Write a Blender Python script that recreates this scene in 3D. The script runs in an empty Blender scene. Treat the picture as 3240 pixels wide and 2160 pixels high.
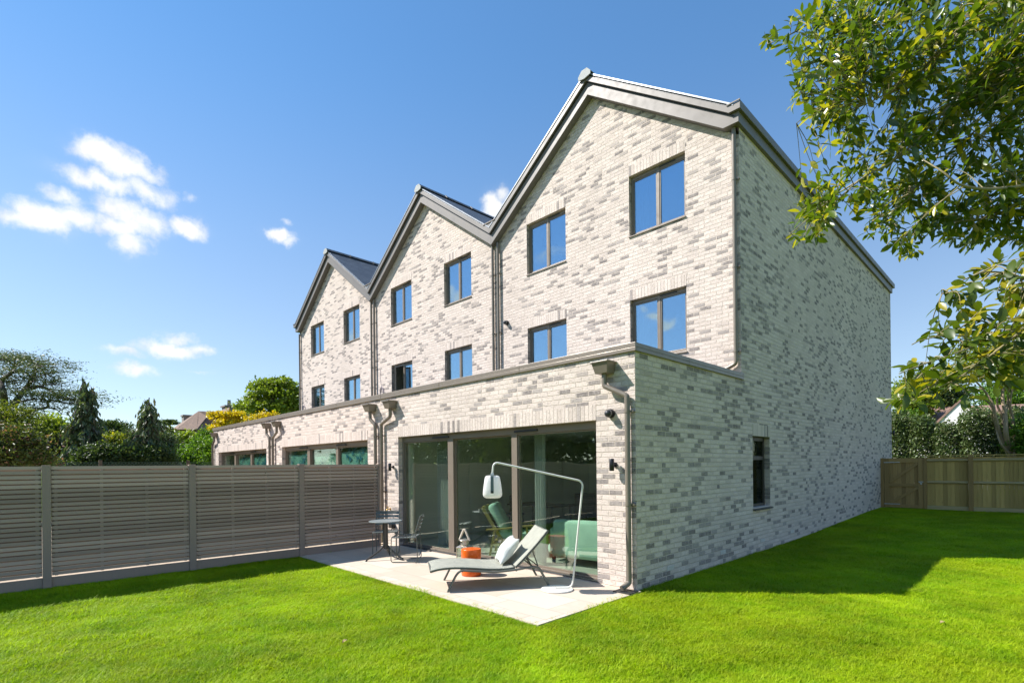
import bpy, bmesh, math, random
import numpy as np
from mathutils import Vector, Matrix
random.seed(7)
S = bpy.context.scene
COL = S.collection
R_ = math.radians
rng = np.random.default_rng(11)

# ------------------------------------------------------------------ camera
CAM = np.array([3.839, -6.101, 1.7])
YAW, ROLL, FPX = 0.796, -0.0104, 1642.2      # focal length in pixels of a 3240 px wide frame
FW = np.array([-math.sin(YAW), math.cos(YAW), 0.0])
RT = np.array([math.cos(YAW), math.sin(YAW), 0.0])
UP = np.array([0.0, 0.0, 1.0])
def cp(u, v, d):
    """world point that lies d metres ahead of the standpoint (survey helper)"""
    a, b = (u - 1620) / FPX, (v - 1472.9) / FPX
    c, s = math.cos(ROLL), math.sin(ROLL)
    return CAM + d * (FW + (c * a + s * b) * RT - (-s * a + c * b) * UP)

cd = bpy.data.cameras.new('camera')
cam = bpy.data.objects.new('camera', cd)
COL.objects.link(cam)
cd.sensor_width = 36.0
cd.lens = 36.0 * FPX / 3240
cd.shift_y = (1472.9 - 1080) / 3240
cd.clip_start, cd.clip_end = 0.05, 5000
cx = RT + ROLL * UP
cy = UP - ROLL * RT
cz = -FW
M = Matrix.Identity(4)
for i in range(3):
    M[i][0], M[i][1], M[i][2], M[i][3] = cx[i], cy[i], cz[i], CAM[i]
cam.matrix_world = M
S.camera = cam

# ------------------------------------------------------------------ object helpers
def tag(o, label=None, cat=None, group=None, kind=None):
    if label: o['label'] = label
    if cat: o['category'] = cat
    if group: o['group'] = group
    if kind: o['kind'] = kind
    return o

def thing(name, label, cat, loc=(0, 0, 0), rz=0.0, group=None):
    o = bpy.data.objects.new(name, None)
    o.empty_display_size = 0.1
    COL.objects.link(o)
    o.location = loc
    o.rotation_euler = (0, 0, rz)
    return tag(o, label, cat, group)

def link(name, me, mat, parent=None, world=False):
    """world=True: the mesh is in world coordinates, so undo the parent's place"""
    o = bpy.data.objects.new(name, me)
    COL.objects.link(o)
    if mat is not None:
        for m in (mat if isinstance(mat, (list, tuple)) else [mat]):
            me.materials.append(m)
    if parent is not None:
        o.parent = parent
        if world:
            r = parent
            mtx = Matrix.Identity(4)
            while r is not None:
                if r.type == 'EMPTY':
                    mtx = Matrix.Translation(r.location) @ Matrix.Rotation(r.rotation_euler.z, 4, 'Z')
                r = r.parent
            if parent.type == 'EMPTY':
                o.matrix_parent_inverse = mtx.inverted()
            else:
                o.matrix_parent_inverse = Matrix.Identity(4)
                # parent mesh is itself placed so that its local space is world space
    return o

class MB:
    """collects simple solids into one mesh"""
    def __init__(s):
        s.v, s.f, s.sm = [], [], []
    def add(s, vs, fs, smooth=False):
        b = len(s.v)
        s.v += [tuple(map(float, p)) for p in vs]
        for f in fs:
            s.f.append(tuple(b + i for i in f)); s.sm.append(smooth)
        return s
    def box(s, x0, y0, z0, x1, y1, z1):
        x0, x1 = min(x0, x1), max(x0, x1); y0, y1 = min(y0, y1), max(y0, y1); z0, z1 = min(z0, z1), max(z0, z1)
        return s.add([(x0,y0,z0),(x1,y0,z0),(x1,y1,z0),(x0,y1,z0),(x0,y0,z1),(x1,y0,z1),(x1,y1,z1),(x0,y1,z1)],
                     [(0,3,2,1),(4,5,6,7),(0,1,5,4),(1,2,6,5),(2,3,7,6),(3,0,4,7)])
    def bar(s, a, b, w, h, up=(0,0,1)):
        """box section w (sideways) x h (along up) from a to b"""
        a, b = Vector(a), Vector(b); d = (b - a).normalized(); u = Vector(up)
        if abs(d.dot(u)) > .99: u = Vector((0,1,0))
        l = d.cross(u).normalized(); u = l.cross(d).normalized()
        q = [(-1,-1),(1,-1),(1,1),(-1,1)]
        vs = [p + l*(i*w/2) + u*(j*h/2) for p in (a, b) for i, j in q]
        return s.add(vs, [(0,1,2,3),(7,6,5,4),(0,4,5,1),(1,5,6,2),(2,6,7,3),(3,7,4,0)])
    def prism(s, poly, axis, t0, t1):
        """polygon in two axes extruded along the third (axis 'x','y','z')"""
        n = len(poly)
        def P(p, t):
            return (t, p[0], p[1]) if axis == 'x' else (p[0], t, p[1]) if axis == 'y' else (p[0], p[1], t)
        vs = [P(p, t0) for p in poly] + [P(p, t1) for p in poly]
        fs = [tuple(range(n)), tuple(range(2*n-1, n-1, -1))]
        fs += [(i, n+i, n+(i+1) % n, (i+1) % n) for i in range(n)]
        return s.add(vs, fs)
    def tube(s, pts, r, n=8, caps=True):
        pts = [Vector(p) for p in pts]
        rs = r if isinstance(r, (list, tuple)) else [r]*len(pts)
        vs, fs = [], []
        t = (pts[1]-pts[0]).normalized()
        u = t.orthogonal().normalized()
        for i, p in enumerate(pts):
            if i == 0: tt = (pts[1]-pts[0])
            elif i == len(pts)-1: tt = (pts[-1]-pts[-2])
            else: tt = (pts[i+1]-pts[i]).normalized() + (pts[i]-pts[i-1]).normalized()
            tt = tt.normalized() if tt.length > 1e-9 else t
            u = (u - tt*u.dot(tt))
            u = u.normalized() if u.length > 1e-6 else tt.orthogonal().normalized()
            w = tt.cross(u)
            k = 1.0
            if 0 < i < len(pts)-1:
                c = (pts[i+1]-pts[i]).normalized().dot((pts[i]-pts[i-1]).normalized())
                k = 1/max(.6, math.sqrt(max(.0, (1+c)/2)))
            for j in range(n):
                a = 2*math.pi*j/n
                vs.append(p + (u*math.cos(a) + w*math.sin(a))*rs[i]*(k if False else 1))
            t = tt
        for i in range(len(pts)-1):
            for j in range(n):
                fs.append((i*n+j, i*n+(j+1) % n, (i+1)*n+(j+1) % n, (i+1)*n+j))
        s.add(vs, fs, True)
        if caps:
            s.add(vs[:n], [tuple(range(n-1, -1, -1))]); s.add(vs[-n:], [tuple(range(n))])
        return s
    def lathe(s, prof, c=(0,0,0), n=32, smooth=True):
        vs, fs = [], []
        for r, z in prof:
            for j in range(n):
                a = 2*math.pi*j/n
                vs.append((c[0]+r*math.cos(a), c[1]+r*math.sin(a), c[2]+z))
        for i in range(len(prof)-1):
            for j in range(n):
                fs.append((i*n+j, i*n+(j+1) % n, (i+1)*n+(j+1) % n, (i+1)*n+j))
        s.add(vs, fs, smooth)
        s.add(vs[:n], [tuple(range(n-1, -1, -1))]); s.add(vs[-n:], [tuple(range(n))])
        return s
    def loft(s, rings, caps=True, smooth=True):
        n = len(rings[0]); vs = [p for r in rings for p in r]; fs = []
        for i in range(len(rings)-1):
            for j in range(n):
                fs.append((i*n+j, i*n+(j+1) % n, (i+1)*n+(j+1) % n, (i+1)*n+j))
        s.add(vs, fs, smooth)
        if caps:
            b = len(s.v)-len(vs); b2 = b+(len(rings)-1)*n
            s.f.append(tuple(b+j for j in range(n-1, -1, -1))); s.sm.append(smooth)
            s.f.append(tuple(b2+j for j in range(n))); s.sm.append(smooth)
        return s
    def sphere(s, c, r, n=16, m=10, z0=-1.0, z1=1.0):
        rings = []
        a0, a1 = math.asin(z0), math.asin(z1)
        pr = []
        for i in range(m+1):
            a = a0+(a1-a0)*i/m
            pr.append((max(r*math.cos(a), 1e-4), r*math.sin(a)))
        return s.lathe(pr, c, n)
    def rbox(s, c, d, r=.02, rz=0, tilt=0, seg=3, bulge=0.0):
        """rounded box centred on c"""
        bm = bmesh.new(); bmesh.ops.create_cube(bm, size=1)
        bmesh.ops.scale(bm, vec=d, verts=bm.verts)
        if bulge:
            bmesh.ops.subdivide_edges(bm, edges=bm.edges[:], cuts=4, use_grid_fill=True)
            for v in bm.verts:
                fx, fy, fz = [2*v.co[i]/d[i] for i in range(3)]
                k = (1-fx*fx)*(1-fy*fy)
                if abs(fz) > .99: v.co.z += bulge*k*(1 if fz > 0 else -.3)
            es = [e for e in bm.edges if len(e.link_faces) == 2 and e.calc_face_angle(0) > 1.0]
        else:
            es = bm.edges[:]
        bmesh.ops.bevel(bm, geom=es, offset=r, segments=seg, affect='EDGES', profile=.5)
        m = Matrix.Translation(c) @ Matrix.Rotation(rz, 4, 'Z') @ Matrix.Rotation(tilt, 4, 'Y')
        bm.transform(m)
        bm.verts.index_update()
        s.add([v.co[:] for v in bm.verts], [[v.index for v in f.verts] for f in bm.faces], True)
        bm.free(); return s
    def mesh(s, name):
        me = bpy.data.meshes.new(name)
        me.from_pydata(s.v, [], s.f)
        me.polygons.foreach_set('use_smooth', s.sm)
        me.update()
        return me
    def build(s, name, mat, parent=None, world=False, bevel=0.0):
        me = s.mesh(name)
        bm = bmesh.new(); bm.from_mesh(me)
        bmesh.ops.recalc_face_normals(bm, faces=bm.faces); bm.to_mesh(me); bm.free()
        o = link(name, me, mat, parent, world)
        if bevel:
            b = o.modifiers.new('bevel', 'BEVEL'); b.width = bevel; b.segments = 2; b.limit_method = 'ANGLE'; b.angle_limit = R_(50)
        return o

def curve_pts(pts, k=8):
    """Catmull-Rom through pts"""
    P = [Vector(p) for p in pts]; P = [P[0]*2-P[1]] + P + [P[-1]*2-P[-2]]
    out = []
    for i in range(1, len(P)-2):
        for j in range(k):
            t = j/k
            a, b, c, d = P[i-1], P[i], P[i+1], P[i+2]
            out.append(.5*((2*b)+(c-a)*t+(2*a-5*b+4*c-d)*t*t+(3*b-a-3*c+d)*t**3))
    out.append(P[-2]); return out

def fillet(pts, r, k=5):
    """round the inner corners of a polyline"""
    P = [Vector(p) for p in pts]; out = [P[0]]
    for i in range(1, len(P)-1):
        a, b = (P[i-1]-P[i]), (P[i+1]-P[i])
        q = min(r, a.length*.48, b.length*.48)
        p0, p1 = P[i]+a.normalized()*q, P[i]+b.normalized()*q
        for j in range(k+1):
            t = j/k; out.append((1-t)**2*p0+2*t*(1-t)*P[i]+t*t*p1)
    out.append(P[-1]); return out

def fast_mesh(name, V, F, mat, parent=None, world=True, smooth=False):
    """V (n,3), F (m,k) all faces with k corners"""
    me = bpy.data.meshes.new(name)
    V = np.ascontiguousarray(V, dtype=np.float32); F = np.ascontiguousarray(F, dtype=np.int32)
    me.vertices.add(len(V)); me.vertices.foreach_set('co', V.ravel())
    m, k = F.shape
    me.loops.add(m*k); me.loops.foreach_set('vertex_index', F.ravel())
    me.polygons.add(m)
    me.polygons.foreach_set('loop_start', np.arange(0, m*k, k, dtype=np.int32))
    me.polygons.foreach_set('loop_total', np.full(m, k, dtype=np.int32))
    if smooth: me.polygons.foreach_set('use_smooth', np.ones(m, dtype=bool))
    me.update(calc_edges=True); me.validate()
    return link(name, me, mat, parent, world)

# ------------------------------------------------------------------ node helpers
class NT:
    def __init__(s, name):
        s.mat = bpy.data.materials.new(name); s.mat.use_nodes = True
        s.t = s.mat.node_tree; s.n = s.t.nodes
        for x in list(s.n): s.n.remove(x)
        s.out = s.n.new('ShaderNodeOutputMaterial')
    def put(s, sock, v):
        if isinstance(v, bpy.types.NodeSocket): s.t.links.new(v, sock)
        elif v is not None: sock.default_value = v
    def m(s, op, a, b=None, c=None, clamp=False):
        n = s.n.new('ShaderNodeMath'); n.operation = op; n.use_clamp = clamp
        s.put(n.inputs[0], a); s.put(n.inputs[1], b)
        if c is not None: s.put(n.inputs[2], c)
        return n.outputs[0]
    def vm(s, op, a, b=None):
        n = s.n.new('ShaderNodeVectorMath'); n.operation = op
        s.put(n.inputs[0], a); s.put(n.inputs[1], b)
        return n.outputs['Value'] if op in ('DOT_PRODUCT', 'LENGTH') else n.outputs[0]
    def comb(s, x, y, z):
        n = s.n.new('ShaderNodeCombineXYZ')
        for i, v in enumerate((x, y, z)): s.put(n.inputs[i], v)
        return n.outputs[0]
    def sep(s, v):
        n = s.n.new('ShaderNodeSeparateXYZ'); s.put(n.inputs[0], v); return n.outputs
    def noise(s, vec, scale, detail=2, rough=.5, dist=0, col=False):
        n = s.n.new('ShaderNodeTexNoise'); s.put(n.inputs['Vector'], vec)
        n.inputs['Scale'].default_value = scale; n.inputs['Detail'].default_value = detail
        n.inputs['Roughness'].default_value = rough; n.inputs['Distortion'].default_value = dist
        return n.outputs['Color' if col else 0]
    def white(s, vec):
        n = s.n.new('ShaderNodeTexWhiteNoise'); s.put(n.inputs['Vector'], vec); return n.outputs
    def vor(s, vec, scale, feature='F1'):
        n = s.n.new('ShaderNodeTexVoronoi'); n.feature = feature; s.put(n.inputs['Vector'], vec)
        n.inputs['Scale'].default_value = scale; return n.outputs
    def ss(s, v, lo, hi, a=0.0, b=1.0):
        n = s.n.new('ShaderNodeMapRange'); n.interpolation_type = 'SMOOTHSTEP'
        s.put(n.inputs[0], v); s.put(n.inputs[1], lo); s.put(n.inputs[2], hi); s.put(n.inputs[3], a); s.put(n.inputs[4], b)
        return n.outputs[0]
    def mr(s, v, lo, hi, a=0.0, b=1.0):
        n = s.n.new('ShaderNodeMapRange')
        s.put(n.inputs[0], v); s.put(n.inputs[1], lo); s.put(n.inputs[2], hi); s.put(n.inputs[3], a); s.put(n.inputs[4], b)
        return n.outputs[0]
    def mix(s, f, a, b, mode='MIX'):
        n = s.n.new('ShaderNodeMix'); n.data_type = 'RGBA'; n.blend_type = mode
        s.put(n.inputs[0], f)
        for i, v in ((6, a), (7, b)):
            if isinstance(v, (tuple, list)) and len(v) == 3: v = (*v, 1)
            s.put(n.inputs[i], v)
        return n.outputs[2]
    def ramp(s, v, stops):
        n = s.n.new('ShaderNodeValToRGB'); s.put(n.inputs[0], v); e = n.color_ramp.elements
        while len(e) < len(stops): e.new(.5)
        for q, (p, c) in zip(e, stops): q.position = p; q.color = (*c, 1)
        return n.outputs[0]
    def geo(s, k='Position'):
        n = s.n.new('ShaderNodeNewGeometry'); return n.outputs[k]
    def obj(s):
        n = s.n.new('ShaderNodeTexCoord'); return n.outputs['Object']
    def bump(s, h, dist=.01, strength=1.0):
        n = s.n.new('ShaderNodeBump'); s.put(n.inputs['Height'], h)
        n.inputs['Distance'].default_value = dist; n.inputs['Strength'].default_value = strength
        return n.outputs[0]
    def bsdf(s, col, rough=.5, metal=0.0, normal=None, spec=.5, trans=None, finish=True):
        n = s.n.new('ShaderNodeBsdfPrincipled')
        if isinstance(col, (tuple, list)) and len(col) == 3: col = (*col, 1)
        s.put(n.inputs['Base Color'], col); s.put(n.inputs['Roughness'], rough); s.put(n.inputs['Metallic'], metal)
        n.inputs['Specular IOR Level'].default_value = spec
        if normal is not None: s.put(n.inputs['Normal'], normal)
        sh = n.outputs[0]
        if trans is not None:
            t = s.n.new('ShaderNodeBsdfTranslucent'); s.put(t.inputs[0], trans[1] if not isinstance(trans[1], tuple) else (*trans[1], 1))
            if normal is not None: s.put(t.inputs['Normal'], normal)
            x = s.n.new('ShaderNodeMixShader'); s.put(x.inputs[0], trans[0]); s.t.links.new(sh, x.inputs[1]); s.t.links.new(t.outputs[0], x.inputs[2])
            sh = x.outputs[0]
        if finish: s.t.links.new(sh, s.out.inputs[0]); return s.mat
        return sh

MT = {}
def plain(name, col, rough=.5, metal=0.0, var=.12, vs=6.0, bump=0.0, bs=60.0, spec=.5):
    t = NT(name); p = t.obj()
    n = t.noise(p, vs, 4, .6)
    k = t.mr(n, .25, .75, 1-var, 1+var)
    c = t.vm('MULTIPLY', t.comb(col[0], col[1], col[2]), t.comb(k, k, k))
    nr = t.bump(t.noise(p, bs, 3), bump) if bump else None
    r = t.mr(t.noise(p, vs*3, 3), .3, .7, max(.02, rough-.06), min(1, rough+.06))
    MT[name] = t.bsdf(c, r, metal, nr, spec); return MT[name]

# brickwork: stretcher courses laid out in metres on the wall's own plane
def brick_material(name, soldier=False):
    t = NT(name)
    x, y, z = t.sep(t.geo('Position'))
    nx = t.sep(t.geo('True Normal'))[0]
    side = t.m('GREATER_THAN', t.m('ABSOLUTE', nx), .5)
    h = t.m('ADD', t.m('MULTIPLY', x, t.m('SUBTRACT', 1.0, side)), t.m('MULTIPLY', y, side))
    h = t.m('ADD', h, 100.0)
    wob = t.m('MULTIPLY', t.m('SUBTRACT', t.noise(t.comb(h, z, side), 14, 2), .5), .010)
    if soldier:
        r = t.m('DIVIDE', t.m('ADD', h, wob), .075); row = t.m('FLOOR', r); fr = t.m('SUBTRACT', r, row)
        col = 0.0; fc = t.m('ADD', 0.5, t.m('MULTIPLY', wob, 10)); hl = .075; 
    else:
        r = t.m('DIVIDE', t.m('ADD', z, wob), .075); row = t.m('FLOOR', r); fr = t.m('SUBTRACT', r, row)
        off = t.m('ADD', t.m('MULTIPLY', t.m('MODULO', t.m('ADD', row, 200.0), 2.0), .5), t.m('MULTIPLY', t.white(t.comb(row, 3.1, side))[0], .07))
        c = t.m('ADD', t.m('DIVIDE', t.m('ADD', h, wob), .225), off); col = t.m('FLOOR', c); fc = t.m('SUBTRACT', c, col)
        # some stretchers are split into two headers
        w0 = t.white(t.comb(col, row, t.m('ADD', side, 9.0)))[0]
        split = t.m('LESS_THAN', w0, .04)
        c2 = t.m('MULTIPLY', fc, 2.0)
        f2 = t.m('FRACT', c2)
        sub = t.m('MULTIPLY', t.m('FLOOR', c2), split)
        fcs = t.m('ADD', t.m('MULTIPLY', t.m('ABSOLUTE', t.m('SUBTRACT', f2, .5)), split), t.m('MULTIPLY', t.m('ABSOLUTE', t.m('SUBTRACT', fc, .5)), t.m('SUBTRACT', 1.0, split)))
        jw = t.m('ADD', t.m('MULTIPLY', split, .036), .030)
        col = t.m('ADD', t.m('MULTIPLY', col, 2.0), sub)
    ident = t.comb(col, row, side)
    w = t.white(ident)
    rnd = w[0]; rc = t.sep(w[1])
    if soldier:
        vj = t.m('SUBTRACT', .5, t.m('ABSOLUTE', t.m('SUBTRACT', fr, .5)))
        mort = t.ss(vj, .03, .10)
        grey = t.ss(rnd, .90, .97)
    else:
        dz = t.m('MULTIPLY', t.m('SUBTRACT', .5, t.m('ABSOLUTE', t.m('SUBTRACT', fr, .5))), .075)
        dh = t.m('MULTIPLY', t.m('SUBTRACT', t.m('SUBTRACT', .5, fcs), 0.0), t.m('ADD', .225, t.m('MULTIPLY', split, -.1125)))
        d = t.m('MINIMUM', dz, dh)
        d = t.m('ADD', d, t.m('MULTIPLY', t.m('SUBTRACT', t.noise(t.comb(h, z, side), 55, 2), .5), .006))
        mort = t.ss(d, .0048, .0088)
        cl = t.noise(t.comb(t.m('MULTIPLY', col, .1125), t.m('MULTIPLY', row, .075), t.m('MULTIPLY', side, 7.0)), 1.1, 2, .6)
        thr = t.mr(cl, .34, .66, .08, .37)
        grey = t.m('SUBTRACT', 1.0, t.ss(t.m('SUBTRACT', rnd, thr), -.03, .03))
    P = t.comb(h, z, t.m('MULTIPLY', side, 5.0))
    fine = t.noise(P, 38, 5, .65)
    blot = t.noise(P, 16, 4, .6, 1.0)
    white_c = t.mix(rc[0], (.55, .515, .475), (.68, .645, .60))
    white_c = t.mix(t.ss(blot, .52, .72, 0, .45), white_c, (.46, .44, .41))
    lev = t.m('POWER', rc[1], 1.3)
    grey_c = t.mix(lev, (.215, .206, .203), (.405, .39, .375))
    grey_c = t.mix(t.ss(blot, .40, .66, 0, .55), grey_c, (.44, .425, .405))
    c = t.mix(grey, white_c, grey_c)
    k = t.mr(fine, .25, .75, .86, 1.12)
    c = t.vm('MULTIPLY', c, t.comb(k, k, k))
    damp = t.ss(z, .0, .55, .86, 1.0)
    mc = t.mix(fine, (.55, .515, .455), (.66, .625, .57))
    c = t.mix(mort, mc, c)
    # old rain marks and limewash drift over whole wall
    drift = t.mr(t.noise(t.comb(h, t.m('MULTIPLY', z, .45), side), .55, 3), .3, .7, .93, 1.05)
    c = t.vm('MULTIPLY', c, t.comb(t.m('MULTIPLY', drift, 1.075), t.m('MULTIPLY', drift, .965), t.m('MULTIPLY', drift, .915)))
    crease = t.ss(t.noise(t.comb(t.m('MULTIPLY', h, .55), z, t.m('ADD', rc[2], side)), 30, 3, .6, 1.8), .56, .70, 0, 1)
    hgt = t.m('ADD', t.m('MULTIPLY', mort, .9), t.m('ADD', t.m('MULTIPLY', fine, .55), t.m('ADD', t.m('MULTIPLY', rc[2], .35), t.m('MULTIPLY', crease, -.5))))
    MT[name] = t.bsdf(c, .92, 0, t.bump(hgt, .012, .9), .2)
    return MT[name]
brick_material('brick'); brick_material('soldier_brick', True)

plain('bronze_metal', (.225, .182, .142), .38, .15, .05, 3, .0)
plain('pipe_metal', (.200, .168, .132), .36, .1, .06, 4)
plain('trim_metal', (.165, .145, .128), .5, .1, .05, 2)
plain('dark_metal', (.035, .036, .040), .45, .2, .1)
plain('black_plastic', (.012, .012, .014), .35, 0, .1)
plain('grey_sill', (.05, .05, .052), .4, 0, .1)
plain('aluminium', (.62, .63, .65), .28, .85, .06, 5)
plain('verge_metal', (.30, .31, .32), .4, .6, .06, 5)
plain('galvanised', (.45, .47, .48), .42, .7, .2, 30)
plain('ridge_clay', (.33, .34, .33), .7, 0, .15, 20, .004)
plain('plaster', (.78, .78, .73), .9, 0, .03, 1)
plain('dark_joinery', (.022, .022, .024), .5, 0, .15, 4)
plain('floor_tile', (.42, .42, .36), .35, 0, .06, 2)
plain('white_render', (.78, .76, .74), .9, 0, .06, 3, .003, 80)
plain('brass', (.55, .36, .12), .3, .9, .1)
plain('air_brick_clay', (.62, .59, .54), .85, 0, .1)
plain('flat_roof_felt', (.14, .14, .14), .9, 0, .15)
plain('orange_lacquer', (.72, .115, .008), .28, 0, .03)
plain('lamp_paint', (.70, .68, .62), .38, 0, .03)
t_ = NT('lamp_shade_plastic'); MT['lamp_shade_plastic'] = t_.bsdf((.90, .885, .87), .4, 0, None, .4, (.45, (.92, .91, .90)))
plain('strap_grey', (.12, .15, .15), .55, 0, .08)
plain('furniture_grey', (.115, .130, .125), .42, .1, .06)
plain('table_black', (.030, .033, .035), .40, .1, .08)
plain('table_top_grey', (.20, .225, .225), .40, 0, .05)
plain('lounger_frame_paint', (.120, .125, .105), .42, .1, .05)
plain('pewter', (.52, .47, .40), .28, .85, .12, 20)
plain('rope', (.62, .55, .45), .85, 0, .2, 60, .004, 120)
plain('sofa_green', (.36, .55, .44), .95, 0, .10, 5, .004, 90, .2)
plain('armchair_wood', (.34, .27, .07), .5, 0, .15, 10)
plain('pink_lacquer', (.45, .14, .13), .3, 0, .04)
plain('jar_glass', (.16, .17, .12), .12, 0, .1)
plain('cable_purple', (.22, .18, .26), .5, 0, .1)
plain('bark', (.085, .066, .050), .9, 0, .35, 9, .02, 40)
plain('pale_bark', (.34, .25, .16), .85, 0, .3, 9, .015, 40)
plain('twig_bark', (.24, .20, .10), .75, 0, .25, 12, .004, 60)
plain('clay_tile', (.185, .118, .080), .85, 0, .30, 5, .01, 25)
plain('red_clay_tile', (.235, .145, .110), .85, 0, .30, 4, .01, 25)
plain('red_brick', (.12, .055, .045), .9, 0, .3, 8, .01)
plain('post_timber', (.11, .085, .055), .85, 0, .25, 8)
plain('wire_green', (.055, .11, .075), .5, 0, .1)
plain('white_paint', (.75, .75, .74), .5, 0, .04)
plain('chimney_stone', (.25, .22, .20), .9, 0, .2, 12)

plain('dry_leaf', (.48, .36, .16), .7, 0, .2, 30)
def fabric(name, col, scale=240, rough=.9):
    t = NT(name); p = t.obj(); x, y, z = t.sep(p)
    wv = t.m('MULTIPLY', t.m('SINE', t.m('MULTIPLY', x, scale*6)), t.m('SINE', t.m('MULTIPLY', y, scale*6)))
    n = t.noise(p, 9, 3); k = t.mr(n, .3, .7, .93, 1.07)
    c = t.vm('MULTIPLY', t.comb(*col), t.comb(k, k, k))
    MT[name] = t.bsdf(c, rough, 0, t.bump(t.m('ADD', wv, t.noise(p, 220, 2)), .0015), .25)
fabric('sling_mesh', (.43, .43, .36))
fabric('cushion_linen', (.76, .77, .74), 150)
def curtain_mat():
    t = NT('curtain_cloth'); n = t.noise(t.obj(), 8, 3)
    MT['curtain_cloth'] = t.bsdf(t.mix(n, (.52, .55, .52), (.66, .68, .66)), .95, 0, None, .1, (.4, (.6, .65, .6)))
curtain_mat()

def slate():
    t = NT('roof_slate'); x, y, z = t.sep(t.geo('Position'))
    r = t.m('DIVIDE', z, .115); row = t.m('FLOOR', r); fr = t.m('SUBTRACT', r, row)
    c = t.m('ADD', t.m('DIVIDE', y, .3), t.m('MULTIPLY', t.m('MODULO', row, 2.0), .5)); col = t.m('FLOOR', c); fc = t.m('SUBTRACT', c, col)
    w = t.white(t.comb(col, row, t.m('SIGN', x)))[0]
    edge = t.ss(fr, .0, .12); joint = t.ss(t.m('SUBTRACT', .5, t.m('ABSOLUTE', t.m('SUBTRACT', fc, .5))), .0, .03)
    k = t.m('MULTIPLY', t.m('MULTIPLY', edge, joint), t.mr(w, 0, 1, .75, 1.2))
    c3 = t.vm('MULTIPLY', t.comb(.062, .067, .074), t.comb(k, k, k))
    h = t.m('ADD', t.m('MULTIPLY', fr, -1.0), t.m('MULTIPLY', t.noise(t.geo('Position'), 50, 3), .3))
    MT['roof_slate'] = t.bsdf(c3, .5, 0, t.bump(h, .012), .5)
slate()

def paving():
    t = NT('sandstone_paving'); x, y, z = t.sep(t.geo('Position'))
    x = t.m('ADD', x, 50.0); y = t.m('ADD', y, 50.0)
    L, W = .90, .60
    r = t.m('DIVIDE', t.m('ADD', y, .12), W); row = t.m('FLOOR', r); fr = t.m('SUBTRACT', r, row)
    c = t.m('ADD', t.m('DIVIDE', x, L), t.m('MULTIPLY', t.white(t.comb(row, 1.0, 2.0))[0], 1.0)); col = t.m('FLOOR', c); fc = t.m('SUBTRACT', c, col)
    d1 = t.m('MINIMUM', t.m('MULTIPLY', t.m('SUBTRACT', .5, t.m('ABSOLUTE', t.m('SUBTRACT', fr, .5))), W), t.m('MULTIPLY', t.m('SUBTRACT', .5, t.m('ABSOLUTE', t.m('SUBTRACT', fc, .5))), L))
    # front edge: a course of small setts
    bord = t.m('LESS_THAN', y, 48.16)
    c2 = t.m('DIVIDE', x, .21); col2 = t.m('FLOOR', c2); fc2 = t.m('SUBTRACT', c2, col2)
    d2 = t.m('MINIMUM', t.m('MULTIPLY', t.m('SUBTRACT', .5, t.m('ABSOLUTE', t.m('SUBTRACT', fc2, .5))), .21), t.m('ABSOLUTE', t.m('SUBTRACT', y, 48.16)))
    d = t.m('ADD', t.m('MULTIPLY', d2, bord), t.m('MULTIPLY', d1, t.m('SUBTRACT', 1.0, bord)))
    ident = t.comb(t.m('ADD', t.m('MULTIPLY', col, t.m('SUBTRACT', 1.0, bord)), t.m('MULTIPLY', col2, bord)), row, bord)
    w = t.white(ident); P = t.comb(x, y, z)
    base = t.mix(w[0], (.50, .41, .32), (.60, .51, .415))
    base = t.mix(t.ss(t.noise(P, 3.2, 5, .6, .8), .45, .72, 0, .6), base, (.58, .49, .395))
    base = t.mix(t.ss(t.noise(P, 14, 5, .7), .55, .8, 0, .35), base, (.47, .39, .30))
    j = t.ss(d, .003, .008)
    c4 = t.mix(j, (.40, .335, .265), base)
    h = t.m('ADD', t.m('MULTIPLY', j, .6), t.m('MULTIPLY', t.noise(P, 45, 4), .4))
    MT['sandstone_paving'] = t.bsdf(c4, .75, 0, t.bump(h, .004), .3)
paving()

def timber(name, ca, cb, grain_axis=2, sc=1.0):
    t = NT(name); p = t.geo('Position'); x, y, z = t.sep(p)
    if grain_axis == 2: P = t.comb(t.m('MULTIPLY', x, 9.0), t.m('MULTIPLY', y, 9.0), t.m('MULTIPLY', z, .7))
    else: P = t.comb(t.m('MULTIPLY', x, .7), t.m('MULTIPLY', y, .7), t.m('MULTIPLY', z, 9.0))
    n = t.noise(P, 3*sc, 6, .6, .6); isl = t.geo('Random Per Island')
    c = t.mix(n, ca, cb); k = t.mr(isl, 0, 1, .72, 1.25)
    c = t.vm('MULTIPLY', c, t.comb(k, k, k))
    kn = t.ss(t.vor(t.comb(x, y, t.m('MULTIPLY', z, .8)), 4.5)[0], .03, .07, .45, 1.0)
    c = t.vm('MULTIPLY', c, t.comb(kn, kn, kn))
    MT[name] = t.bsdf(c, .8, 0, t.bump(n, .004), .25)
timber('fence_timber', (.33, .215, .070), (.52, .365, .125))
timber('gate_timber', (.27, .165, .062), (.40, .265, .105))
timber('rail_timber', (.34, .26, .13), (.50, .39, .20), 0)
timber('painted_slat', (.40, .300, .250), (.46, .345, .288), 0)
timber('rear_slat', (.25, .185, .14), (.31, .235, .18), 0)  # rear slats: browner timber, with the shade of the gaps put into the colour
plain('soil', (.44, .345, .25), .95, 0, .2, 2, .02, 20)
timber('painted_post', (.365, .275, .230), (.41, .31, .26), 2)

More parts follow.
